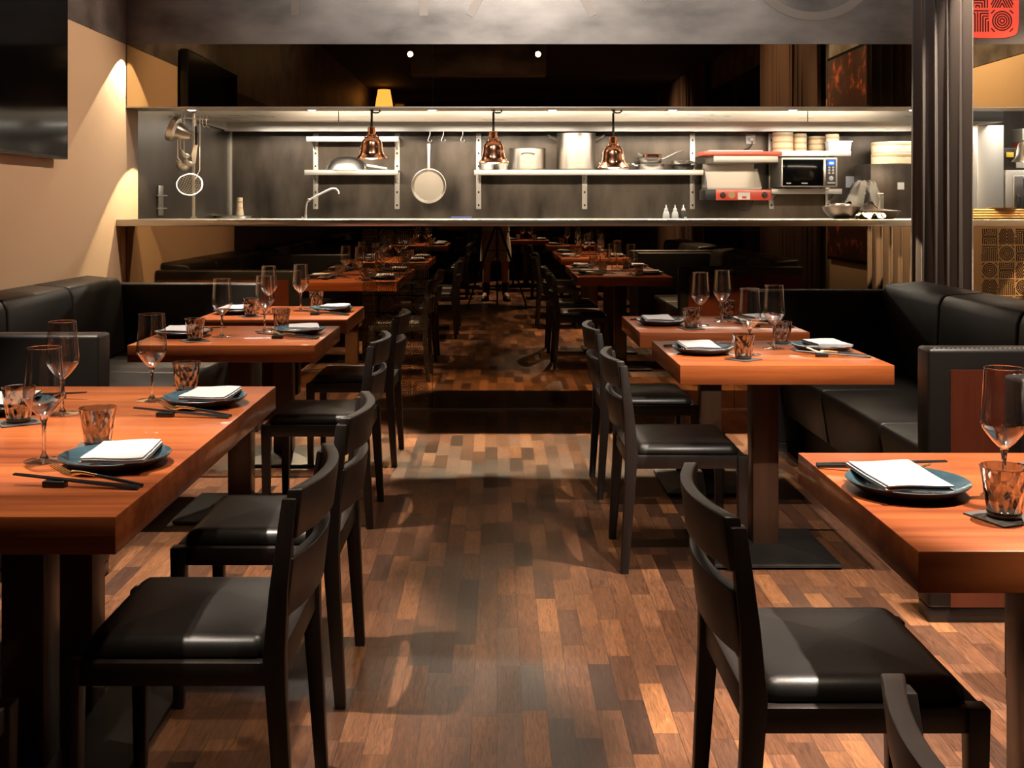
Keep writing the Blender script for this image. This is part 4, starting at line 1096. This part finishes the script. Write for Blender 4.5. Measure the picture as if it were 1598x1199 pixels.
# socket with plug
so = thing('wall_socket', 'white wall socket with a plug above the salamander grill', 'socket', (px(1171, 0, YB)[0], YB, px(0, 217, YB)[2]))
MB().box(-0.043, 0.043, -0.014, 0, -0.045, 0.045).build('cover', 'white_plastic', so, bevel=0.006)
MB().box(-0.018, 0.022, -0.060, -0.014, -0.022, 0.012).build('plug', 'white_plastic', so, bevel=0.008)
MB().tube([(0.004, -0.045, -0.02), (0.006, -0.045, -0.05), (-0.02, -0.05, -0.085), (-0.07, -0.06, -0.10)], 0.005, 8).build('cord', 'cord', so)
# microwave
mw = thing('microwave', 'silver microwave with black door and blue display', 'microwave', (px(1258, 0, 9.42)[0], 9.42, 1.4505))
k = 9.42 / F
def wx(p): return (p - 1258) * k
def wz(y): return H - (y - 322) * k - 1.4505
W2 = wx(1307)
MB().box(wx(1219.5), W2, 0.0, 0.40, 0.012, wz(246)).build('housing', 'stainless_satin', mw, bevel=0.006)
MB().box(wx(1221.5), wx(1287), -0.006, 0.0, wz(290), wz(249)).build('door', 'screen', mw, bevel=0.002)
MB().box(wx(1284), wx(1288.5), -0.022, -0.006, wz(290), wz(249)).build('handle', 'stainless', mw, bevel=0.003)
pn = MB().box(wx(1289.5), wx(1304), -0.005, 0.0, wz(290), wz(249)).build('control_panel', 'black_plastic', mw, smooth=0)
MB().box(wx(1291), wx(1302.5), -0.0065, -0.005, wz(258.5), wz(250)).build('display', 'blue_display', pn, smooth=0)
MB().box(wx(1294), wx(1300.5), -0.0075, -0.0065, wz(256.2), wz(253)).build('digits', 'digit', pn, smooth=0)
bt = MB()
for r_ in range(3):
    for c_ in range(2): bt.lathe([(0, 0.001), (0.010, 0.001), (0.010, 0)], 12, mtx=Matrix.Translation((wx(1293.8 + 6 * c_), -0.005, wz(261.5 + 4.3 * r_))) @ Matrix.Rotation(R(90), 4, 'X'))
bt.build('key_marks', 'grey_print', pn, smooth=0)
MB().lathe([(0, 0.003), (0.018, 0.002), (0.020, 0)], 20, mtx=Matrix.Translation((wx(1296.8), -0.005, wz(278.5))) @ Matrix.Rotation(R(90), 4, 'X')).build('dial', 'grey_print', pn)
MB().box(wx(1291), wx(1303), -0.006, -0.005, wz(286.5), wz(284.5)).build('text_line', 'grey_print', pn, smooth=0)
MB().box(wx(1227), wx(1234), -0.0068, -0.006, wz(287), wz(285.2)).build('printed_mark', 'grey_print', mw, smooth=0)
MB().box(wx(1250.5), wx(1260), -0.0068, -0.006, wz(287), wz(285.2)).build('printed_mark', 'grey_print', mw, smooth=0)
for a, b_ in ((wx(1226), 0.05), (wx(1300), 0.05), (wx(1226), 0.35), (wx(1300), 0.35)):
    MB().lathe([(0, 0), (0.014, 0), (0.014, 0.013), (0, 0.013)], 12, (a, b_, 0)).build('foot', 'rubber', mw)

# bamboo steamers
def steamer(label, p, d, z, r, h):
    t = thing('bamboo_steamer', label, 'steamer', (px(p, 0, d)[0], d, z), 0, 'bamboo steamers above the microwave')
    MB().lathe([(0, 0.004), (r - 0.012, 0.004), (r, 0.0), (r, h - 0.002), (r - 0.003, h), (r - 0.010, h), (r - 0.011, 0.012), (0, 0.012)], 32).build('basket', 'bamboo', t, smooth=30)
    MB().lathe([(r, h * 0.30), (r + 0.0025, h * 0.32), (r + 0.0025, h * 0.62), (r, h * 0.64)], 32).build('hoop', 'bamboo_band', t, smooth=30)
    return t
zs = 1.7752
for i, w_ in enumerate(('bottom', 'middle', 'top')): steamer('bamboo steamer, %s of the leftmost stack' % w_, 1221.5, 9.76, zs + 0.056 * i, 0.088, 0.0555)
for i, w_ in enumerate(('bottom', 'middle', 'top')): steamer('small bamboo steamer, %s of the second stack from the left' % w_, 1248.5, 9.76, zs + 0.052 * i, 0.056, 0.0515)
for i, w_ in enumerate(('bottom', 'middle', 'top')): steamer('bamboo steamer, %s of the third stack from the left' % w_, 1274, 9.84, zs + 0.046 * i, 0.075, 0.0455)
lt_ = thing('plastic_tray', 'white plastic tray at the right end of the steamer shelf', 'tray', (px(1309, 0, 9.66)[0], 9.68, zs))
MB().loft([[(-0.09, -0.055, 0), (0.09, -0.055, 0), (0.09, 0.055, 0), (-0.09, 0.055, 0)], [(-0.10, -0.062, 0.085), (0.10, -0.062, 0.085), (0.10, 0.062, 0.085), (-0.10, 0.062, 0.085)]], cap=True).build('body', 'white_plastic', lt_, bevel=0.006)
MB().box(-0.108, 0.108, -0.068, 0.068, 0.076, 0.086).build('rim', 'white_plastic', lt_, bevel=0.004)
steamer('small bamboo steamer standing on the white plastic tray', 1299, 9.67, zs + 0.0865, 0.055, 0.060)

# steel cabinet with large wooden steamers, left of the curtain
cb = thing('steel_cabinet', 'dark steel box with a white tag carrying the large steamers, beside the curtain', 'cabinet', (3.36, 9.62, 1.17))
MB().box(-0.23, 0.25, -0.22, 0.22, 0.0, 0.486).build('body', 'kitchen_steel', cb, bevel=0.006)
MB().box(-0.005, 0.05, -0.2225, -0.22, 0.27, 0.33).build('tag_plate', 'white_plastic', cb, smooth=0)
for i, w_ in enumerate(('lower', 'upper')):
    t = thing('large_steamer', 'large wooden steamer ring with copper band, %s of two beside the curtain' % w_, 'steamer', (3.40, 9.60, 1.6565 + 0.095 * i), 0, 'large steamers on the steel cabinet')
    MB().lathe([(0, 0), (0.185, 0), (0.19, 0.004), (0.19, 0.090), (0.187, 0.094), (0, 0.094)], 44).build('drum', 'bamboo', t, smooth=30)
    MB().lathe([(0.190, 0.066), (0.1925, 0.068), (0.1925, 0.086), (0.190, 0.088)], 44).build('copper_band', 'bamboo_band', t, smooth=30)
tag(MB().box(-0.075, 0.075, -0.002, 0, -0.05, 0.05).build('notice', 'paper', loc=(px(1333, 0, YB)[0], YB, px(0, 284, YB)[2]), smooth=0), 'white printed notice on the kitchen wall right of the microwave', 'notice')

# things standing on the pass counter at the right
ZC = 1.2162
lathe_pot('wok_bowl', 'dark iron wok on the pass counter, left of the cloth bundle', 'wok', 1313, 7.45, [(0, 0), (0.05, 0.0), (0.085, 0.02), (0.115, 0.052), (0.124, 0.078), (0.126, 0.080), (0.121, 0.078), (0.11, 0.052), (0.08, 0.024), (0, 0.008)], 'iron', ZC)
lathe_pot('pan_lid', 'crumpled dark lid lying on the iron wok', 'lid', 1313, 7.45, [(0.118, 0.0), (0.112, 0.004), (0.075, 0.010), (0.07, 0.017), (0.02, 0.022), (0, 0.023), (0, 0.019), (0.07, 0.009), (0.118, -0.001)], 'iron', ZC + 0.0815)
lathe_pot('serving_pan', 'wide dark pan on the pass counter left of the curtain', 'pan', 1373, 7.42, [(0, 0), (0.085, 0), (0.105, 0.012), (0.125, 0.045), (0.128, 0.047), (0.121, 0.045), (0.10, 0.014), (0, 0.007)], 'cloth_light', ZC)
lathe_pot('serving_pan', 'flat dark lid on the wide pan left of the curtain', 'lid', 1370, 7.42, [(0.142, 0.0), (0.142, 0.005), (0.06, 0.014), (0.02, 0.018), (0, 0.018), (0, 0.012), (0.13, -0.001)], 'iron', ZC + 0.049)
t = lathe_pot('stockpot', 'small steel stockpot under a dark cloth on the pass counter', 'pot', 1357, 7.64, potprof(0.090, 0.17, 0.003), 'polished', ZC)
def cloth(label, mat, c, outline, hz, seed, nz=12):
    rnd = random.Random(seed); rings = []; n = 52
    for i in range(nz + 1):
        u = i / nz; row = []
        for k in range(n):
            a = 2 * math.pi * k / n
            rr = outline(a) * (0.04 + u) / 1.04
            w = 1 + 0.18 * u * math.sin(5 * a + seed) + 0.12 * u * math.sin(11 * a + 2 * seed + 4 * u)
            z = hz(u, a) + 0.014 * math.sin(7 * a + 5 * u + seed) * (0.3 + u) + 0.008 * math.sin(13 * a - 9 * u)
            row.append((c[0] + rr * w * math.cos(a), c[1] + rr * w * math.sin(a), c[2] + z))
        rings.append(row)
    low = [[(p[0] - (p[0] - c[0]) * 0.04, p[1] - (p[1] - c[1]) * 0.04, p[2] - 0.005) for p in r] for r in reversed(rings)]
    o = MB().loft(rings + low, cap=False).build('cloth', mat, smooth=60)
    return tag(o, label, 'cloth')
cloth('dark crumpled kitchen cloth draped over the small steel stockpot', 'cloth_dark', (px(1352, 0, 7.64)[0], 7.64, ZC + 0.20), lambda a: 0.125 + 0.035 * math.cos(a - math.pi), lambda u, a: 0.05 * (1 - u ** 2) - (0.105 * max(0, u - 0.55) / 0.45) * (1 if math.cos(a) < 0.3 else 0.5), 2.3)
cloth('pale kitchen cloth lying on the pass counter beside the wide pan', 'cloth_light', (px(1346, 0, 7.28)[0] + 0.04, 7.25, ZC + 0.017), lambda a: 0.085, lambda u, a: 0.016 * (1 - u), 1.1)

# utensil pole at the left of the pass with everything hung on it
PX, PY = px(302, 0, 7.55)[0], 7.55
t = thing('utensil_pole', 'steel pole with hook rail at the left of the pass', 'utensil rack', (PX, PY, 1.2162))
MB().lathe([(0, 0), (0.022, 0), (0.022, 0.01), (0.0105, 0.014), (0.0105, 0.710), (0.028, 0.713), (0, 0.714)], 18).build('pole', 'polished', t)
MB().tube([(-0.16, -0.02, 0.685), (0.105, -0.02, 0.665)], 0.005, 8).build('hook_rail', 'polished', t)
def hang(x): return (PX + x, PY - 0.028, 1.2162 + 0.676 - 0.07 * x)
def hung(name, label, cat, x): return thing(name, label, cat, (PX + x, PY - 0.03, 1.2162 + 0.672 - 0.07 * x), 0, 'utensils on the steel pole')
HOOK = [(0, 0.018, 0.012), (0, 0.010, 0.022), (0, 0.0, 0.018), (0, -0.004, 0.0), (0, -0.004, -0.03)]
t = hung('conical_strainer', 'conical steel strainer hanging tilted at the left of the utensil pole', 'strainer', -0.115)
m_ = Matrix.Translation((0.012, -0.02, -0.085)) @ Matrix.Rotation(R(-68), 4, 'Y') @ Matrix.Rotation(R(180), 4, 'X')
MB().lathe([(0.085, -0.035), (0.088, -0.032), (0.084, 0.0), (0.062, 0.012), (0.060, 0.02), (0.045, 0.07), (0.025, 0.11), (0, 0.118), (0, 0.114), (0.058, 0.018), (0.080, 0.0), (0.083, -0.033)], 30, mtx=m_).build('cone', 'polished', t)
MB().tube(HOOK + [(0.0, -0.01, -0.06)], 0.0035, 6).build('hook', 'polished', t)
def ladle(label, x, L, r, tilt):
    t = hung('ladle', label, 'ladle', x)
    MB().tube(HOOK + [(0.002, -0.004, -L + 0.03), (0.006 + tilt * 0.02, -0.006, -L)], 0.0042, 6).build('handle', 'polished', t)
    m_ = Matrix.Translation((0.012 + tilt * 0.03, -0.012, -L - r * 0.2)) @ Matrix.Rotation(R(25 * tilt), 4, 'Y')
    MB().lathe([(r, 0.0), (r * 0.97, -r * 0.3), (r * 0.75, -r * 0.68), (r * 0.4, -r * 0.9), (0, -r * 0.97), (0, -r * 0.92), (r * 0.72, -r * 0.64), (r * 0.95, 0)], 24, mtx=m_).build('bowl', 'polished', t)
ladle('small ladle hanging behind the conical strainer', -0.080, 0.235, 0.032, 1)
ladle('middle ladle of the three on the utensil pole', -0.055, 0.285, 0.036, 1)
ladle('largest ladle of the three on the utensil pole', -0.098, 0.300, 0.050, 1)
t = hung('spatula', 'black-handled spatula hanging right of the pole', 'spatula', 0.025)
MB().tube(HOOK + [(0, -0.004, -0.05)], 0.003, 6).build('hook', 'polished', t)
MB().tube([(0, -0.004, -0.05), (0.003, -0.005, -0.10), (0.002, -0.006, -0.175)], [0.008, 0.011, 0.008], 8).build('handle', 'rubber', t)
MB().loft([[(-0.012, -0.008, -0.17), (0.014, -0.008, -0.17), (0.014, -0.006, -0.17), (-0.012, -0.006, -0.17)], [(-0.03, -0.008, -0.24), (0.006, -0.008, -0.24), (0.006, -0.006, -0.24), (-0.03, -0.006, -0.24)], [(-0.022, -0.008, -0.30), (-0.002, -0.008, -0.30), (-0.002, -0.006, -0.30), (-0.022, -0.006, -0.30)]]).build('blade', 'polished', t, smooth=0)
t = hung('skimmer', 'round wire skimmer hanging lowest on the utensil pole', 'skimmer', 0.052)
MB().tube(HOOK + [(0, -0.006, -0.34), (-0.02, -0.03, -0.40)], 0.0035, 6).build('handle', 'polished', t)
m_ = Matrix.Translation((-0.056, -0.05, -0.44)) @ Matrix.Rotation(R(18), 4, 'Y') @ Matrix.Rotation(R(58), 4, 'X')
mb = MB()
mb.tube([(0.083 * math.cos(2 * math.pi * i / 36), 0.083 * math.sin(2 * math.pi * i / 36), 0) for i in range(36)], 0.0042, 6, mtx=m_, closed=True)
for i in range(-5, 6):
    a = i * 0.0145; b_ = math.sqrt(max(0, 0.083 ** 2 - a * a))
    for sw in (0, 1):
        pts = [((a, -b_ + 2 * b_ * j / 6, -0.030 * (1 - (a * a + (-b_ + 2 * b_ * j / 6) ** 2) / 0.083 ** 2)) if sw == 0 else (-b_ + 2 * b_ * j / 6, a, -0.030 * (1 - (a * a + (-b_ + 2 * b_ * j / 6) ** 2) / 0.083 ** 2))) for j in range(7)]
        mb.tube(pts, 0.0013, 4, mtx=m_)
mb.build('wire_basket', 'polished', t)
for i, (x, lab) in enumerate(((0.07, 'empty hook on the utensil pole, nearest the pole'), (0.095, 'empty hook at the right end of the utensil pole rail'))):
    o = MB().tube(HOOK + [(0.004, -0.004, -0.045), (0.012, -0.004, -0.055), (0.02, -0.004, -0.045)], 0.003, 6).build('hook', 'polished', loc=(PX + x, PY - 0.03, 1.2162 + 0.672 - 0.07 * x))
    tag(o, lab, 'hook', 'utensil hooks')
kr = thing('knife_rack', 'vertical steel knife rack with two rods on the dark kitchen side wall', 'knife rack', (XL + 0.001, 7.87, 1.34))
MB().box(0, 0.012, -0.055, 0.055, -0.105, 0.105).build('plate', 'stainless', kr, bevel=0.003)
for z in (-0.055, 0.035): MB().tube([(0.016, -0.12, z), (0.016, 0.12, z)], 0.004, 8).build('rod', 'polished', kr)

# the part of the kitchen right of the curtain
pt_ = thing('steel_partition', 'plain stainless partition panel right of the curtain', 'partition', (3.96, 9.02, 0))
MB().box(-0.105, 0.105, -0.02, 0.6, 0, 1.95).build('panel', 'stainless_satin', pt_, bevel=0.003)
fb = thing('fire_blanket_box', 'red and white box on the wall just right of the curtain', 'safety box', (4.15, 9.949, 1.50))
MB().box(-0.12, 0.12, -0.06, 0, -0.12, 0.12).build('box', 'white_plastic', fb, bevel=0.004)
MB().box(-0.121, 0.121, -0.061, -0.03, 0.02, 0.10).build('red_band', 'red_enamel', fb, smooth=0)
st_ = thing('base_cabinet', 'stainless base cabinet under the oven at the right edge', 'cabinet', (4.57, 9.0, 0))
MB().box(-0.49, 0.49, 0.0, 0.6, 0.0, 1.1695).build('body', 'stainless_satin', st_, bevel=0.004)
ov = thing('oven', 'stainless oven with dark window and black handle at the right edge', 'oven', (4.50, 9.0, 1.17))
MB().box(-0.42, 0.42, 0, 0.6, 0.0, 0.42).build('body', 'stainless_satin', ov, bevel=0.006)
dr = MB().box(-0.36, 0.40, -0.012, 0.0, 0.045, 0.375).build('door', 'stainless', ov, bevel=0.006)
MB().box(-0.285, 0.38, -0.014, -0.012, 0.065, 0.355).build('window', 'oven_glass', dr, bevel=0.0008)
MB().tube([(-0.335, -0.012, 0.22), (-0.335, -0.045, 0.205), (-0.335, -0.045, 0.085), (-0.335, -0.012, 0.07)], 0.012, 8).build('handle', 'black_plastic', dr)
cpn = thing('control_box', 'grey control unit with white panel above the oven', 'control unit', (4.50, 9.05, 1.5905))
MB().box(-0.42, 0.42, 0, 0.55, 0, 0.18).build('body', 'kitchen_steel', cpn, bevel=0.004)
MB().box(-0.315, -0.24, -0.006, 0, 0.02, 0.165).build('white_panel', 'grey_screen', cpn, bevel=0.002)
dm = MB()
for a, b_ in ((0, 0.02), (0.02, 0), (0, -0.02), (-0.02, 0)):
    dm.loft([[(-0.278 + a - 0.009, -0.007, 0.095 + b_), (-0.278 + a, -0.007, 0.095 + b_ - 0.009), (-0.278 + a + 0.009, -0.007, 0.095 + b_), (-0.278 + a, -0.007, 0.095 + b_ + 0.009)], [(-0.278 + a - 0.009, -0.006, 0.095 + b_), (-0.278 + a, -0.006, 0.095 + b_ - 0.009), (-0.278 + a + 0.009, -0.006, 0.095 + b_), (-0.278 + a, -0.006, 0.095 + b_ + 0.009)]])
dm.build('diamond_symbol', 'black_plastic', cpn, smooth=0)['kind'] = 'stuff'
o = MB().box(-0.03, 0.03, -0.008, 0, -0.02, 0.02).build('tag_card', 'yellow', loc=(4.13, 9.0385, 1.715), bevel=0.002)
tag(o, 'small yellow tag beside the white control panel', 'tag')
o = MB().box(-0.16, 0.2, -0.1, 0.1, 0, 0.05).build('storage_box', 'red_enamel', loc=(4.42, 9.2, 1.771), bevel=0.008)
tag(o, 'low red box on top of the grey control unit', 'box')
o = MB().box(-0.10, 0.12, -0.1, 0.1, 0, 0.11).build('storage_box', 'grey_screen', loc=(4.36, 9.2, 1.822), bevel=0.006)
tag(o, 'grey container on the red box above the oven', 'box')
h4 = thing('heat_lamp', 'bright steel heat lamp hanging at the right edge of the picture', 'lamp', (3.46, 7.30, 1.93), 0, 'copper heat lamps over the pass')
for c in hl.children:
    c2 = c.copy(); COL.objects.link(c2); c2.parent = h4
    if c.name.startswith('shade'): c2.data = c.data.copy(); c2.data.materials[0] = M['polished']
lower(h4, 0.02)
bm_ = thing('bamboo_mat_stack', 'golden bamboo mat roll lying on the pass counter right of the curtain', 'mat', (3.28, 7.18, ZC))
mb = MB()
for k in range(9): mb.tube([(-0.28, -0.07 + 0.0175 * k, 0.0095), (0.33, -0.07 + 0.0175 * k, 0.0095)], 0.009, 8)
for k in range(8): mb.tube([(-0.28, -0.0615 + 0.0175 * k, 0.0255), (0.33, -0.0615 + 0.0175 * k, 0.0255)], 0.009, 8)
for k in range(7): mb.tube([(-0.28, -0.053 + 0.0175 * k, 0.0415), (0.33, -0.053 + 0.0175 * k, 0.0415)], 0.009, 8)
for k in range(6): mb.tube([(-0.28, -0.0443 + 0.0175 * k, 0.0575), (0.33, -0.0443 + 0.0175 * k, 0.0575)], 0.009, 8)
o = mb.build('mat', 'tray_wood', bm_)
lathe_pot('wooden_plate', 'shallow wooden plate lying on the golden bamboo mats', 'plate', 1562, 7.18, [(0, 0), (0.06, 0), (0.085, 0.006), (0.088, 0.009), (0.08, 0.008), (0.055, 0.004), (0, 0.004)], 'tray_wood', ZC + 0.0675)

# ------------------------------------------------------------------ photographer and tripod, seen in the mirror below the counter
tp = thing('tripod', 'black camera tripod seen in the mirrored counter front, on the aisle floor', 'tripod', (0, -0.09, 0))
MB().lathe([(0, 0.70), (0.014, 0.70), (0.014, 1.17), (0.022, 1.175), (0.022, 1.19), (0, 1.19)], 14).build('centre_column', 'black', tp)
MB().lathe([(0, 1.00), (0.045, 1.00), (0.05, 1.03), (0.03, 1.06), (0, 1.06)], 18).build('collar', 'black', tp)
for a in (90 + 180, 30, 150):
    ca, sa = math.cos(R(a)), math.sin(R(a))
    MB().tube([(ca * 0.04, sa * 0.04, 1.02), (ca * 0.25, sa * 0.25, 0.50), (ca * 0.43, sa * 0.43, 0.03)], [0.017, 0.015, 0.011], 10).build('leg', 'black', tp)
    MB().lathe([(0, 0), (0.016, 0), (0.014, 0.03), (0, 0.035)], 12, (ca * 0.43, sa * 0.43, 0.0)).build('rubber_foot', 'rubber', tp)
    MB().tube([(ca * 0.03, sa * 0.03, 0.74), (ca * 0.16, sa * 0.16, 0.725)], 0.006, 6).build('brace', 'black', tp)
cm = thing('camera', 'black camera body on top of the tripod that shows in the mirror', 'camera', (0, -0.15, 1.191))
MB().box(-0.07, 0.07, -0.04, 0.02, 0.0, 0.155).build('body', 'black_plastic', cm, bevel=0.01)
MB().lathe([(0, 0.0), (0.036, 0.0), (0.036, 0.09), (0.03, 0.092), (0.028, 0.08), (0, 0.08)], 24, mtx=Matrix.Translation((0, 0.02, 0.109)) @ Matrix.Rotation(R(-90), 4, 'X')).build('lens', 'black', cm)

pe = thing('person', 'person in white shirt and beige shorts behind the tripod, seen in the mirror', 'person', (-0.02, -1.15, 0))
V = {}; vs = []; es = []; rs = []
def jt(n, p, r, par=None):
    V[n] = len(vs); vs.append(p); rs.append(r)
    if par: es.append((V[par], V[n]))
jt('pelvis', (0, 0, 0.95), 0.125)
jt('waist', (0, -0.01, 1.10), 0.122, 'pelvis'); jt('chest', (0, 0.0, 1.28), 0.138, 'waist'); jt('upper', (0, 0.02, 1.42), 0.115, 'chest')
jt('neck', (0, 0.04, 1.52), 0.052, 'upper'); jt('jaw', (0, 0.085, 1.585), 0.062, 'neck'); jt('head', (0, 0.085, 1.66), 0.086, 'jaw'); jt('crown', (0, 0.07, 1.73), 0.062, 'head')
for s_, n in ((1, 'r'), (-1, 'l')):
    jt('hip' + n, (s_ * 0.10, 0, 0.88), 0.098, 'pelvis'); jt('thigh' + n, (s_ * 0.115, 0.01, 0.70), 0.082, 'hip' + n)
    jt('knee' + n, (s_ * 0.125, 0.02, 0.50), 0.056, 'thigh' + n); jt('calf' + n, (s_ * 0.13, -0.01, 0.36), 0.060, 'knee' + n)
    jt('ankle' + n, (s_ * 0.135, -0.02, 0.10), 0.038, 'calf' + n); jt('toe' + n, (s_ * 0.165, 0.13, 0.045), 0.034, 'ankle' + n)
    jt('shoulder' + n, (s_ * 0.19, 0.01, 1.43), 0.062, 'upper'); jt('elbow' + n, (s_ * 0.27, 0.08, 1.17), 0.043, 'shoulder' + n)
    jt('wrist' + n, (s_ * 0.16, 0.32, 1.23), 0.029, 'elbow' + n); jt('palm' + n, (s_ * 0.125, 0.40, 1.25), 0.033, 'wrist' + n)
me = bpy.data.meshes.new('body'); me.from_pydata(vs, es, []); me.materials.append(M['skin'])
body = bpy.data.objects.new('body', me); COL.objects.link(body); body.parent = pe
sk = body.modifiers.new('skin', 'SKIN')
for i, r_ in enumerate(rs): me.skin_vertices[0].data[i].radius = (r_, r_ * (0.8 if i < 4 else 1.0))
me.skin_vertices[0].data[0].use_root = True
body.modifiers.new('smooth', 'SUBSURF').levels = 2
body.modifiers['smooth'].render_levels = 2
for s_ in (1, -1):
    fg = MB()
    for i, (dx, L) in enumerate(((-0.024, 0.068), (-0.008, 0.078), (0.008, 0.073), (0.023, 0.058))):
        b0 = Vector((s_ * 0.118 + dx, 0.415, 1.255)); 
        fg.tube([b0, b0 + Vector((0, L * 0.45, 0.006)), b0 + Vector((0, L * 0.8, -0.010)), b0 + Vector((0, L * 0.9, -0.028))], [0.0095, 0.009, 0.008, 0.006], 8)
    fg.tube([(s_ * 0.10, 0.385, 1.25), (s_ * 0.075, 0.41, 1.245), (s_ * 0.065, 0.44, 1.235)], [0.012, 0.010, 0.008], 8)
    fg.build('fingers', 'skin', pe)
def ell(cx, cy, z, a, b_, n=22): return [(cx + a * math.cos(2 * math.pi * k / n), cy + b_ * math.sin(2 * math.pi * k / n), z) for k in range(n)]
mb = MB().loft([ell(0, 0, 1.06, 0.165, 0.13), ell(0, 0, 0.94, 0.185, 0.145), ell(0, 0, 0.84, 0.195, 0.145)])
for s_ in (1, -1): mb.loft([ell(s_ * 0.09, 0, 0.88, 0.105, 0.135), ell(s_ * 0.105, 0.005, 0.70, 0.108, 0.122), ell(s_ * 0.112, 0.012, 0.545, 0.106, 0.112)])
mb.build('shorts', 'shorts', pe, smooth=60)
mb = MB().loft([ell(0, 0, 0.96, 0.192, 0.150), ell(0, 0, 1.10, 0.175, 0.142), ell(0, 0, 1.30, 0.192, 0.148), ell(0, 0.01, 1.42, 0.18, 0.125), ell(0, 0.03, 1.495, 0.075, 0.07)])
for s_ in (1, -1):
    sl_ = []
    for f_, r_ in ((0.0, 0.085), (0.5, 0.075), (0.8, 0.070)):
        p = Vector((s_ * 0.17, 0.01, 1.42)).lerp(Vector((s_ * 0.27, 0.08, 1.17)), f_)
        sl_.append([(p.x + r_ * math.cos(2 * math.pi * k / 14), p.y + r_ * math.sin(2 * math.pi * k / 14), p.z + s_ * 0.0 + 0.03 * math.cos(2 * math.pi * k / 14) * s_) for k in range(14)])
    mb.loft(sl_)
mb.build('shirt', 'shirt', pe, smooth=60)
MB().lathe([(0.092, 0.0), (0.100, 0.03), (0.092, 0.085), (0.06, 0.115), (0, 0.125)], 22, (0, 0.062, 1.645)).build('hair', 'hair', pe, smooth=70)
MB().loft([ell(0, 0.160, 1.652, 0.010, 0.010, 8), ell(0, 0.186, 1.622, 0.017, 0.016, 8), ell(0, 0.165, 1.615, 0.012, 0.010, 8)]).build('nose', 'skin', pe)
for s_ in (1, -1):
    MB().lathe([(0, 0.011), (0.008, 0.008), (0.011, 0), (0.008, -0.008), (0, -0.011)], 12, (s_ * 0.031, 0.162, 1.662)).build('eye', 'white_plastic', pe)
    MB().loft([ell(s_ * 0.135, -0.02, 0.25, 0.054, 0.056, 16), ell(s_ * 0.135, -0.02, 0.08, 0.050, 0.055, 16)]).build('sock', 'black_matt', pe)
    m_ = Matrix.Translation((s_ * 0.148, 0.045, 0)) @ Matrix.Rotation(R(-12 * s_), 4, 'Z')
    MB().loft([ell(0, 0, 0.0, 0.046, 0.140, 20), ell(0, 0, 0.03, 0.050, 0.145, 20), ell(0, -0.015, 0.065, 0.045, 0.115, 20), ell(0, -0.06, 0.095, 0.042, 0.06, 20)], mtx=m_).build('shoe', 'black_matt', pe, smooth=60)
